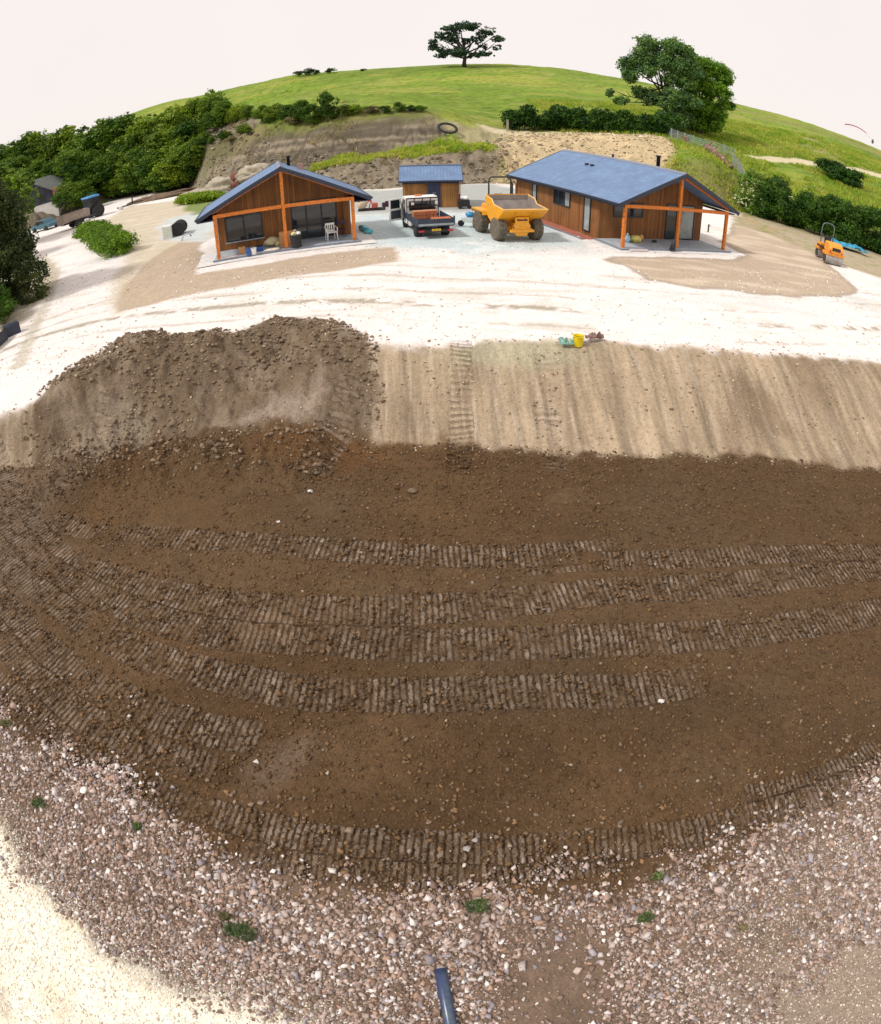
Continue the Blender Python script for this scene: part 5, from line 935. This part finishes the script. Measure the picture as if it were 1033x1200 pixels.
MB().box((-.1, -.13, 0), (.1, .13, .34)).build('body', M_BLUE, t, bevel=.03); MB().tube([(0, -.09, .33), (0, -.08, .4), (0, .06, .4), (0, .08, .33)], .016, 6).build('handle', M_BLUE, t)
def bucket(name, label, loc, r, h, m):
    t = thing(name, label, 'bucket', loc, .3); MB().lathe([(r*.8, 0), (r, h), (r*1.06, h), (r*1.06, h+.015), (r*.95, h+.015), (r*.76, .02), (.001, .02)], T(0, 0, 0), 22).build('pail', m, t)
    MB().tube([(r*1.03*cos(a), -.02-.1*sin(a), h-.02+r*.35*sin(a)) for a in [k*pi/10 for k in range(11)]], .008, 5).build('handle', M_BLACK, t); return t
bucket('bucket', 'white bucket beside the blue jerry can on the cabin porch', put_at(298, 298, .1), .15, .32, M_WHITE)
bucket('bucket', 'bright yellow bucket on the rim of the bank below the pale road', on(677, 407), .16, .3, M_YPL)
t = thing('filled_sack', 'plump cream sack heap by the middle post of the cabin porch', 'sack', put_at(320, 289, .1), LYAW)
MB().blob((0, .1, .26), (.42, .3, .24), 3, .3, 2, 1).build('sack', M_CREAM, t, True); MB().blob((.3, .0, .15), (.22, .2, .16), 2, .3, 2, 2).build('tie', M_CREAM, t, True)
t = thing('flat_sack', 'flat pale sack lying in front of the plump cream sacks', 'sack', put_at(319, 294, .1), LYAW)
MB().blob((0, 0, .06), (.42, .2, .07), 3, .3, 2.5, 4).build('sack', mat('pale_sacking', (.66, .58, .5), .8), t, True)
t = thing('offcut_board', 'pale boards lying flat by the left corner post of the cabin', 'board', put_at(268, 302, .1), LYAW)
for i in range(3): MB().box((-.4, -.14+i*.12, .0), (.35+.1*i, -.04+i*.12, .03)).build('plank', mat('pale_board', (.66, .56, .54), .7), t)
# turquoise roll right of the cabin
t = thing('sheet_roll', 'crumpled turquoise roll of sheeting on the ground at the right corner of the cabin', 'roll', put_at(429, 272), R(118))
MB().tube([(-.75, 0, .15), (-.4, .05, .17), (0, 0, .16), (.4, -.06, .19), (.7, 0, .17)], [.12, .16, .14, .18, .17], 10).build('roll', M_TURQ, t, True); MB().blob((-.5, .1, .12), (.25, .16, .12), 2, .5, 3, 8).build('fold', M_TURQ, t)
# mixer on a pallet
t = thing('concrete_mixer', 'small cream drummed concrete mixer with red frame on a dark skid, behind the cabin', 'mixer', put_at(436, 246), R(4)); t.scale = (.9, .9, .9)
MB().box((-1.0, -.4, 0), (1.0, -.3, .12)).box((-1.0, .3, 0), (1.0, .4, .12)).box((-.9, -.3, .03), (-.75, .3, .1)).box((.75, -.3, .03), (.9, .3, .1)).build('skid', M_BLACK, t)
MB().lathe([(.12, 0), (.3, .08), (.38, .3), (.36, .5), (.22, .72), (.2, .72), (.33, .48), (.001, .2)], T(-.55, 0, .25) @ RY(R(-28)) @ RX(R(25)), 20).build('drum', mat('cream_drum', (.62, .50, .36), .6, .3, 5, dirt=(.45, .35, .26)), t, True)
MB().tube([(-.2, -.25, .1), (-.05, 0, .85), (.1, .25, .1)], .04, 6).tube([(-.05, 0, .85), (-.4, 0, .5)], .04, 6).build('frame', M_RED, t); MB().box((.0, -.2, .15), (.45, .2, .55)).build('motor_box', mat('faded_red', (.45, .10, .07), .6), t, bevel=.03)
t = thing('petrol_engine', 'small dark engine lying at the right end of the mixer skid', 'engine', put_at(452, 242), .3); MB().box((-.22, -.16, 0), (.22, .16, .3)).build('block', M_PUR, t, bevel=.03); MB().lathe([(.1, 0), (.1, .3)], T(0, 0, .3) @ RY(pi/2), 12).build('tank', M_BLACK, t)
t = thing('compressor', 'dark machine draped with a white cloth at the right side of the garden shed', 'machine', put_at(544, 244), .1)
MB().box((-.4, -.3, .15), (.35, .3, .62)).build('body', M_BLACK, t, bevel=.05); MB().blob((.05, 0, .72), (.32, .3, .14), 2, .3, 2, 12).build('cloth', M_WHITE, t)
MB().box((-.38, -.35, .5), (-.28, -.25, 1.05)).build('stand', M_PUR, t)
for x in (-.3, .3): MB().lathe([(.14, -.04), (.14, .04)], T(x, -.33, .14) @ RX(pi/2), 16).build('wheel', M_RUBK, t)
t = thing('wheelbarrow', 'wheelbarrow with a blue topped load, left of the dumper rear wheel', 'wheelbarrow', put_at(551, 266), R(150))
MB().prism([(-.45, .6), (.45, .55), (.25, .3), (-.2, .3)], 'y', -.28, .28).build('tray', mat('pale_tray', (.55, .6, .6), .5), t, bevel=.02); MB().lathe([(.18, -.04), (.18, .04)], T(.55, 0, .18) @ RX(pi/2), 18).build('wheel', M_RUBK, t)
for s in (-1, 1): MB().tube([(.55, s*.08, .2), (.1, s*.2, .32), (-.85, s*.28, .5)], .018, 6).build('handle', M_BLACK, t); MB().tube([(-.25, s*.2, .3), (-.35, s*.22, 0)], .016, 6).build('leg', M_BLACK, t)
t = thing('blue_bag', 'round blue bag on the wheelbarrow by the dumper', 'bag', put_at(553, 256, .6), 0); t.location = Vector(put_at(551, 266))+Vector((0, 0, .56)); MB().blob((0, 0, .16), (.24, .22, .18), 3, .25, 2, 14).build('sack', mat('bright_blue', (.02, .25, .5), .4), t, True); MB().blob((.1, .0, .34), (.07, .07, .06), 2, .3, 2, 3).build('knot', M_WHITE, t, True)
# porch of the lodge
t = thing('yellow_sack', 'torn yellow sack on the lodge porch under the wide window', 'sack', put_at(745, 284, .1), RYAW); MB().blob((0, 0, .2), (.32, .25, .22), 3, .45, 2, 15).build('sack', mat('yellow_sacking', (.66, .56, .16), .7), t, True); MB().blob((.36, -.02, .28), (.12, .12, .16), 2, .4, 2, 16).build('tools', M_PLY, t)
t = thing('blue_sack', 'pale blue bag beside the torn yellow sack on the lodge porch', 'bag', put_at(735, 284, .1), RYAW); MB().blob((0, 0, .22), (.16, .16, .24), 3, .3, 2, 17).build('sack', mat('pale_blue', (.35, .58, .72), .6), t, True); MB().blob((0, 0, .47), (.05, .05, .05), 2, .3, 2, 17).build('knot', M_WHITE, t, True)
t = thing('tool_case', 'small black case on the lodge porch floor left of the glazed door', 'case', put_at(767, 284, .1), RYAW); MB().box((-.12, -.08, 0), (.12, .08, .12)).build('case', M_BLACK, t, bevel=.02); MB().tube([(-.04, 0, .12), (-.04, 0, .16), (.04, 0, .16), (.04, 0, .12)], .01, 5).build('handle', M_BLACK, t)
t = thing('trim_strips', 'pale strips lying along the front edge of the lodge porch', 'boards', put_at(748, 293, .1), RYAW)
for i in range(3): MB().box((-.6+.1*i, -.1+i*.08, 0), (.5+.1*i, -.04+i*.08, .02)).build('strip', mat('pinkish_white', (.72, .62, .62), .6), t)
t = thing('umbrella_sleeve', 'black cone shaped bundle leaning on the middle post of the lodge porch', 'bundle', put_at(789, 293, .1), RYAW); MB().tube([(-.1, -.05, 0), (-.03, -.03, .35), (.03, 0, .72)], [.17, .11, .03], 10).build('cloth', M_BLACK, t, True); MB().tube([(.02, 0, .55), (.02, -.02, .62)], [.06, .05], 8).build('strap', M_PUR, t)
t = thing('standpipe', 'small dark standpipe on the paving behind the right post of the lodge', 'standpipe', put_at(830, 272), 0); MB().lathe([(.05, 0), (.05, .55)], T(0, 0, 0), 10).build('pipe', M_BLACK, t); MB().tube([(0, 0, .5), (.1, 0, .52), (.12, 0, .42)], .025, 6).build('tap', M_PUR, t)
# pipe, box and hoop left of the cabin
t = thing('drain_pipe', 'short black corrugated drain pipe with its open end facing the camera, left of the cabin', 'pipe', put_at(209, 277), R(0))
pm = T(0, 0, .5) @ RX(R(-90)) ; prof = []
for k in range(16): prof += [(.46, k*.09), (.49, k*.09+.02), (.49, k*.09+.06), (.46, k*.09+.08)]
prof = [(.41, 1.44)]+[(.41, .0)]+prof; MB().lathe(prof[1:]+[(.41, 1.46), (.40, 1.2), (.40, .02)], pm, 32).build('pipe_wall', M_RUBK, t); t.rotation_euler.z = R(12)
MB().lathe([(.30, .25), (.30, .27)], pm, 24).build('inner_shade', mat('painted_pipe_shade', (.06, .07, .13), .4), t)  # disc coloured blue-black to paint the shade inside the pipe
t = thing('concrete_box', 'pale concrete box section left of the black drain pipe', 'block', put_at(197, 280), R(14)); MB().box((-.32, 0, 0), (.32, .7, .88)).build('block', M_CONC, t, bevel=.02); MB().box((-.2, -.008, .2), (.2, -.001, .7)).build('panel', mat('pale_green_panel', (.62, .70, .58), .7), t)
t = thing('pipe_hoop', 'bent grey pipe offcut arching from the ground right of the drain pipe', 'pipe', put_at(220, 281), R(10)); MB().tube([(-.4, 0, 0), (-.25, 0, .28), (0, 0, .42), (.18, 0, .38), (.25, 0, .25)], .035, 8).build('pipe', M_GALV, t, True); MB().tube([(.25, 0, .27), (.26, 0, .2)], .045, 8).build('collar', M_BLACK, t)
# coil on the ramp
p_ = onD(525, 160, 66.2); t = thing('pipe_coil', 'large black coil of pipe leaning on the ramp above the garden shed', 'coil', p_, R(0)); c = MB()
for k, (rr_, zz) in enumerate(((.78, 0), (.86, .1), (.8, .2), (.74, .1))): c.tube([(rr_*1.12*cos(a), rr_*sin(a)*.55, .62+rr_*sin(a)*.62-.18*rr_*cos(a)+zz*.4) for a in [j*2*pi/28 for j in range(28)]], .085, 8, True)
c.build('coil', M_RUBK, t, True); MB().box((-.98, -.12, .62), (-.8, .12, .9)).build('tie', M_BLUE, t)
# spoil mounds behind the cabin
def mound(name, label, px, py, D, r, m, seed):
    c = onD(px, py, D); t = thing(name, label, 'mound', c, 0); MB().blob((0, 0, -.1*r[2]), r, 5, .38, 1.8, seed).build('heap', m, t, True)
    st = MB()
    rr_ = random.Random(seed)
    for i in range(40): a = rr_.uniform(0, 6.28); k = rr_.uniform(.6, 1.05); s_ = rr_.uniform(.06, .2); st.blob((r[0]*k*cos(a), r[1]*k*sin(a), max(0, r[2]*(1-k)*.9)), (s_, s_, s_*.7), 1, .5, 2, i)
    st.bm.free()
    return t
mound('rubble_mound', 'pale rubble mound between the cabin roof and the left cut bank', 268, 218, 68, (2.8, 1.8, 1.7), M_RUBBLE, 41); mound('rubble_mound', 'low long pale mound running left from the rubble mound', 240, 224, 70, (3.4, 1.6, 1.0), M_RUBBLE, 42)
mound('soil_mound', 'rusty red brown soil heap right against the rubble mound', 285, 214, 67, (1.5, 1.2, 1.35), M_REDSOIL, 43); mound('grey_mound', 'greenish grey mound just left of the cabin ridge', 303, 214, 66, (2.2, 1.5, 1.6), M_RUBBLE, 44); mound('scree_mound', 'long brown bank of spoil left of the weed patch', 190, 232, 80, (5, 1.6, .8), M_SOIL, 45)
# posts, fences, gates and logs on the right slope
M_POST = mat('weathered_post', (.30, .27, .23), .9, .3, 8)
p_ = onD(595, 157, 72); t = thing('gate_post', 'single grey post at the left end of the upper hedge', 'post', p_, 0); MB().box((-.12, -.12, -.2), (.12, .12, 1.35)).build('post', M_POST, t, bevel=.02); MB().box((-.14, -.14, 1.3), (.14, .14, 1.36)).build('cap', M_POST, t)
def wire_fence(name, label, pts, h, m=None, rails=4, mesh=False, mr=None):
    c = pts[0]; t = thing(name, label, 'fence', c, 0); P = [Vector(p)-Vector(c) for p in pts]
    for p in P: MB().tube([p-Vector((0, 0, .2)), p+Vector((0, 0, h))], .05, 6).build('post', m or M_POST, t)
    w_ = MB()
    for i in range(rails): w_.tube([p+Vector((0, 0, h*(.2+.75*i/max(1, rails-1)))) for p in P], .014 if not mr else .03, 4)
    if mesh:
        for a, b in zip(P, P[1:]):
            for k in range(1, 12): q = a.lerp(b, k/12); w_.tube([q+Vector((0, 0, h*.05)), q+Vector((0, 0, h*.95))], .012, 4)
    w_.build('wire', mr or M_GALV, t); return t
wire_fence('field_fence', 'thin grey wire fence running down from the ash tree to the hurdles', [onD(a, b, D) for a, b, D in ((781, 153, 77), (787, 158, 75), (794, 165, 73), (802, 171, 71), (812, 178, 70))], 1.3, M_GALV, 4, True)
wire_fence('stock_fence', 'wire netting fence going down the slope from the logs to the blossoming bush', [onD(a, b, D) for a, b, D in ((858, 202, 67), (864, 209, 66), (869, 216, 65), (874, 224, 64), (880, 234, 63))], 1.5, M_GALV, 5, True)
def hurdle(label, p, q, m, col, h=1.15, net=False):
    c = Vector(p); d = Vector(q)-c; t = thing('sheep_hurdle', label, 'hurdle', p, 0); 
    for k in (0, .5, 1): MB().tube([d*k, d*k+Vector((0, 0, h))], .03, 6).build('upright', m, t)
    b = MB()
    for i in range(5): b.tube([Vector((0, 0, h*(.12+.21*i))), d+Vector((0, 0, h*(.12+.21*i)))], .022, 5)
    b.build('rails', m, t)
    return t
M_GREENM = mat('green_net', (.12, .30, .24), .7)
A, B, C_, D_ = onD(804, 183, 70), onD(832, 188, 69), onD(860, 183, 72), onD(835, 181, 72.5)
hurdle('green netted sheep hurdle at the left of the small pen above the lodge', A, B, M_GREENM, 0); hurdle('grey steel hurdle along the back of the small pen above the lodge', onD(806, 178, 72), D_, M_GALV, 0); hurdle('bright galvanised gate sticking out right from the small pen', B, C_, M_GALV, 0, 1.3); hurdle('second galvanised gate leaning behind the bright one', D_, onD(862, 180, 73.5), M_GALV, 0, 1.2)
M_LOG = mat('rough_log', (.16, .085, .055), .9, .4, 7, .03, dirt=(.45, .36, .32), dscale=3)
for (a, b, D), (a2, b2, D2), r, lab in (((830, 192, 68), (842, 201, 66.5), .38, 'thick brown log at the upper end of the fallen timber'), ((840, 200, 66.8), (857, 206, 65.5), .33, 'pale barked log at the lower end of the fallen timber'), ((828, 188, 69), (831, 196, 67.8), .42, 'short stump like log against the green hurdle')):
    p, q = Vector(onD(a, b, D)), Vector(onD(a2, b2, D2)); t = thing('log', lab, 'log', p, 0); MB().tube([Vector((0, 0, r)), (q-p)*.5+Vector((0, .1, r*1.2)), q-p+Vector((0, 0, r*.8))], [r*1.1, r, r*.7], 10).build('trunk', M_LOG, t, True)
    MB().tube([(q-p)*.4+Vector((0, 0, r)), (q-p)*.5+Vector((.3, 0, r+.8))], [r*.3, r*.12], 6).build('branch', M_LOG, t, True)
p_ = onD(804, 178, 71); t = thing('rusty_drum', 'small rusty drum at the left corner of the pen', 'drum', p_, 0); MB().lathe([(.28, 0), (.3, .02), (.3, .9), (.28, .92)], T(0, 0, 0), 16).build('shell', mat('rust', (.28, .09, .05), .8, .4, 8), t); MB().lathe([(.31, .44), (.31, .48)], T(0, 0, 0), 16).build('hoop', M_LOG, t)
# blue sheet behind the roller, litter
def crumple(name, label, loc, rx, ry, m, seed, yaw=0, n=18, amp=.28):
    t = thing(name, label, 'sheet', loc, yaw); b = MB(); g = []
    X, Y = np.meshgrid(np.linspace(-1, 1, n), np.linspace(-1, 1, n)); Z = .05+amp*np.abs(fbm(X*1.5+seed, Y*1.5, 1.4, 3, seed)); R0 = 1+.35*fbm(X*1.2, Y*1.2, 1, 2, seed+5)
    V = [[b.bm.verts.new((X[i, j]*rx*R0[i, j], Y[i, j]*ry*R0[i, j], Z[i, j]+.15*amp)) for j in range(n)] for i in range(n)]
    for i in range(n-1):
        for j in range(n-1): b.bm.faces.new((V[i][j], V[i][j+1], V[i+1][j+1], V[i+1][j]))
    o = b.build('folds', m, t); s = o.modifiers.new('thick', 'SOLIDIFY'); s.thickness = .012; return t
M_SKYB = mat('sky_blue_sheet', (.03, .27, .42), .5, .4, 4)
crumple('blue_tarpaulin', 'crumpled blue tarpaulin lying in the weeds behind the road roller', tuple(Vector(on(995, 293))+Vector((0, .3, .1))), 1.5, .9, M_SKYB, 51, R(-25), 18, .6)
crumple('green_netting', 'turquoise netting scrap left of the yellow bucket', on(664, 408), .2, .1, mat('pale_turquoise', (.25, .45, .38), .7, .4, 6), 52); crumple('red_sacking', 'dull red sacking lying right of the yellow bucket', on(697, 405), .26, .09, mat('dull_red_sacking', (.28, .18, .16), .9, .5, 9), 53)
# barn, tractor, car and yard things far left
BC = U(42, 264); t = thing('old_barn', 'old barn with dark boarded gable over a white wall, behind the trees at far left', 'barn', (BC[0], BC[1], 0), R(12)); w_, l_ = 3.1, 8.; t.scale = (1.3, 1.3, 1.2)
MB().box((-w_, 0, 0), (w_, l_, 2.3)).build('lower_wall', M_WHITE, t); MB().prism([(-w_, 2.302), (w_, 2.302), (w_, 3.4), (0, 5.4), (-w_, 3.4)], 'y', -.05, l_).build('gable', M_OLD, t)
MB().prism([(-w_-.35, 3.2), (0, 5.5), (w_+.35, 3.2), (w_+.35, 3.32), (0, 5.63), (-w_-.35, 3.32)], 'y', -.35, l_+.3).build('roof', mat('lichen_slate', (.12, .13, .12), .8, .4, 3), t)
MB().box((-.05, -.08, 0), (.1, -.003, 2.4)).build('drainpipe', M_BLACK, t); MB().box((w_-.35, -.12, 3.0), (w_+.1, -.06, 3.9)).build('corner_board', M_WOOD, t)
for x in (-1.6, 1.2): MB().box((x-.3, -.09, 2.7), (x+.5, -.053, 3.5)).build('window', M_GLASS, t)
p_ = U(93, 262); t = thing('tractor', 'blue tractor with a light blue cab roof parked beside the trailer at far left', 'tractor', (p_[0], p_[1]+2, 0), R(-28)); M_TB = mat('tractor_blue', (.03, .13, .42), .4)
MB().box((-.4, -1.9, .8), (.4, .1, 1.5)).build('bonnet', M_TB, t, bevel=.06); MB().box((-.75, .1, 1.0), (.75, 1.5, 2.5)).build('cab', M_GLASS, t, bevel=.04); MB().box((-.85, 0, 2.5), (.85, 1.6, 2.72)).build('cab_roof', mat('light_blue_roof', (.08, .30, .68), .4), t, bevel=.05)
for x in (-.95, .95): wheel(t, T(x, 1.1, .8) @ RY(pi/2*(1 if x > 0 else -1)), .8, .45, rimcol=M_WHITE); wheel(t, T(x*.8, -1.3, .48) @ RY(pi/2*(1 if x > 0 else -1)), .48, .3, rimcol=M_WHITE)
p_ = U(85, 268); t = thing('farm_trailer', 'grey brown tipping trailer standing in front of the blue tractor', 'trailer', (p_[0], p_[1]+.6, 0), R(-38)); M_TR = mat('trailer_side', (.30, .24, .20), .8, .3, 4)
MB().box((-1.05, -1.6, .9), (1.05, 1.6, 1.0)).box((-1.05, -1.66, .7), (1.05, -1.6, 1.75)).box((-1.1, -1.6, 1.0), (-1.05, 1.6, 1.75)).box((1.05, -1.6, 1.0), (1.1, 1.6, 1.75)).box((-1.05, 1.55, 1.0), (1.05, 1.6, 1.75)).build('box', M_TR, t)
MB().box((-.5, -1.5, .6), (.5, 2.6, .75)).build('chassis', M_BLACK, t)
for x in (-.95, .95): wheel(t, T(x, .1, .42) @ RY(pi/2*(1 if x > 0 else -1)), .42, .3)
p_ = U(50, 271); t = thing('parked_car', 'dark teal car in front of the white barn wall', 'car', (p_[0], p_[1]+.8, 0), R(70)); MB().prism([(-2, .3), (-2.05, .75), (-1.2, .85), (-.7, 1.35), (.8, 1.38), (1.5, .9), (2.05, .8), (2.05, .3)], 'x', -.82, .82).build('body', mat('teal_paint', (.04, .13, .18), .3), t, bevel=.06)
MB().prism([(-1.1, .88), (-.68, 1.3), (.75, 1.32), (1.35, .92)], 'x', -.83, .83).build('windows', M_GLASS, t)
for x in (-.78, .78):
    for y in (-1.25, 1.3): wheel(t, T(x, y, .31) @ RY(pi/2*(1 if x > 0 else -1)), .31, .2)
p_ = U(67, 265); t = thing('hay_tedder', 'low red farm implement between the car and the trailer', 'implement', (p_[0], p_[1]+.5, 0), R(20)); MB().box((-1.1, -.1, .5), (1.1, .1, .65)).build('beam', M_RED, t)
for x in (-.8, 0, .8): MB().lathe([(.3, 0), (.3, .06)], T(x, 0, .3), 12).build('rotor', M_RED, t)
p_ = U(106, 242); t = thing('sheeted_stack', 'teal green sheet over a stack between the tractor and the wood', 'stack', (p_[0]*1.0, p_[1], 0), .4); MB().blob((0, 0, 1.2), (1.4, 1.2, 1.1), 3, .2, 1.5, 61).build('sheet', mat('teal_sheet', (.08, .30, .30), .5, .3, 3), t, True); MB().box((-1.1, -.9, 0), (1.1, .9, .9)).build('stack', M_TR, t)
p_ = U(148, 243); t = thing('bent_girder', 'dark bent metal frame lying by the pale track at the foot of the wood', 'frame', (p_[0], p_[1], 0), .1); MB().tube([(-1.1, -.2, .15), (.9, 0, .25)], .1, 6).build('bar', M_BLACK, t); MB().tube([(.9, 0, .2), (.95, 0, 1.3)], .09, 6).build('upright', M_BLACK, t)
RKM = mat('pale_boulder', (.62, .58, .54), .85, .25, 4, .03)
for a, b, lab, r in ((178, 233, 'pale lump of rock beside the far track, left of the rubble mounds', .55), (166, 236, 'smaller pale rock left of the pale lump by the far track', .4), (142, 246, 'grey rock lying in front of the bent metal frame', .35)):
    t = thing('boulder', lab, 'rock', U(a, b), 0); MB().blob((0, 0, r*.4), (r, r*.8, r*.7), 3, .4, 1.6, int(a)).build('rock', RKM, t)
for a, b, lab, r in ((511, 1014, 'bright white stone on the dark track edge below the field', .05), (1026, 915, 'large white stone at the right edge of the gravel', .1), (547, 995, 'pair sized grey cobble in the lowest track ruts', .07), (557, 985, 'rounded grey cobble right beside another in the lowest ruts', .06), (363, 576, 'pale broken rock lying alone on the upper field', .09), (484, 577, 'dark crumbled lump of earth on the upper field', .14), (327, 612, 'small ochre rock at the top of the first track', .06), (300, 893, 'white stone at the left of the pale patch in the field', .06), (776, 822, 'pale pink stone at the end of the fourth track', .07), (794, 1118, 'white stone on the gravel near the lower right', .05), (357, 1117, 'white block in the gravel, right of the green weed tuft', .05)):
    p_ = on(a, b, -1.9); o = MB().blob((0, 0, r*.25), (r*.85, r*.65, r*.45), 1, .9, 2.5, int(a)).build('stone', RKM if 'dark' not in lab and 'grey' not in lab else (M_SOIL if 'dark' in lab else mat('grey_cobble', (.33, .30, .28), .85, .25, 5, .02))); o.location = p_; tag(o, lab, 'stone')
# weeds in the gravel
def weed(px, py, r, lab, m=None):
    p_ = on(px, py, -2.); t = thing('weed_tuft', lab, 'weed', p_, 0); rng = np.random.default_rng(int(px)); n = int(900*r/.2); a = rng.uniform(0, 2*pi, n); rr_ = r*np.sqrt(rng.uniform(0, 1, n))*(.55+.7*vn(a*1.1+px, a*0, 9)+.5*(rng.uniform(0, 1, n) > .93)); P = np.stack([rr_*np.cos(a)*1.2, rr_*np.sin(a)*.8, rng.uniform(0, .09, n)], 1)
    o = bpy.data.objects.new('leaves', raw_mesh('leaves', leaves(P, np.tile((0, 0, 1.), (n, 1)), .045, rng, .8, .35), 4, m or ML_WEED, rng.uniform(.6, 1.3, n))); COL.objects.link(o); o.parent = t
    MB().tube([(0, 0, -.02), (.02, 0, .08)], .008, 5).build('stem', M_BARK, t)
ML_WEED = leaf_mat('weed_leaves', (.06, .10, .035), (.16, .22, .07), 9, .2)
weed(282, 1092, .2, 'largest green weed tuft, in the gravel at lower left'); weed(560, 1063, .13, 'green weed tuft on the gravel below the middle of the field'); weed(755, 1076, .1, 'small weed tuft in the gravel at lower right'); weed(46, 942, .12, 'weed tuft in the gravel near the left edge'); weed(770, 1028, .07, 'tiny weed tuft by the lowest track ruts on the right'); weed(265, 1075, .07, 'brownish small weed just above the largest weed tuft', ML_DRY); weed(9, 850, .12, 'yellowish weed tuft at the very left edge of the gravel', ML_DRY); weed(162, 970, .07, 'faint green weed in the gravel left of the ruts'); weed(870, 1087, .06, 'tiny yellowish weed in the pale gravel at lower right', ML_DRY)
# dark pipe at the bottom, half sunk in stones
A_, B_ = Vector(on(519.5, 1136, -2.)), Vector(on(533, 1215, -2.)); d_ = (B_-A_).normalized(); t = thing('drainage_pipe', 'dark blue grey plastic pipe sticking out of the gravel at the bottom edge', 'pipe', A_, 0)
e_ = d_*1.9; MB().tube([(-.03, 0, .0), Vector((-.03, 0, .03))+d_*.3, Vector((0, 0, .05))+e_], .082, 20).build('pipe', mat('blue_grey_pipe', (.035, .055, .13), .3, .25, 3, dirt=(.09, .13, .12), dscale=5), t, True)
MB().tube([Vector((0, 0, .05))+d_*1.2, Vector((0, 0, .05))+d_*1.4], .094, 20).build('collar', M_BLACK, t, True)
# lower left corner of the verge
p_ = U(15, 392); t = thing('dark_planter', 'dark box with a pale stake at the end of the low dark wall', 'box', (p_[0], p_[1], 0), R(48)); MB().box((-.4, -.25, 0), (.4, .25, .5)).build('box', M_FASC, t, bevel=.02); MB().box((-.5, -.35, 0), (-.42, -.27, .7)).build('stake', M_POST, t)
p_, q_ = U(9, 397), U(-30, 432); t = thing('low_wall', 'low dark wall at the left edge below the big dark tree', 'wall', (p_[0], p_[1], 0), math.atan2(q_[1]-p_[1], q_[0]-p_[0])); L_ = math.dist(p_[:2], q_[:2]); MB().box((.1, -.1, 0), (L_, .1, .4)).build('wall', M_FASC, t); MB().box((.05, -.13, .4), (L_, .13, .45)).build('coping', M_BLACK, t)
# blossoms on the elder
# red wing in the sky
def wing():
    p = UD(1003, 150, 150); t = thing('paraglider', 'thin red curved wing with a small dark figure below it, over the right skyline', 'paraglider', p, R(-40)); b = MB(); n = 14
    pr = [(-2.6+5.2*i/n, .35-1.0*((i/n-.35)**2)*2.2) for i in range(n+1)]
    for (x0, z0), (x1, z1) in zip(pr, pr[1:]): b.prism([(x0, z0), (x1, z1), (x1, z1+.16), (x0, z0+.16)], 'y', -.5, .5)
    b.build('canopy', mat('crimson_fabric', (.45, .03, .14), .5), t); f = MB().blob((4.2, 0, -2.0), (.28, .25, .55), 3, .2, 1.5, 71).build('pilot', mat('grey_suit', (.10, .11, .13), .7), t, True)
    MB().tube([(2.4, 0, -.6), (4.1, 0, -1.6)], .02, 4).tube([(-1.5, 0, .1), (4.1, 0, -1.6)], .006, 4).build('lines', M_POST, t)
wing()
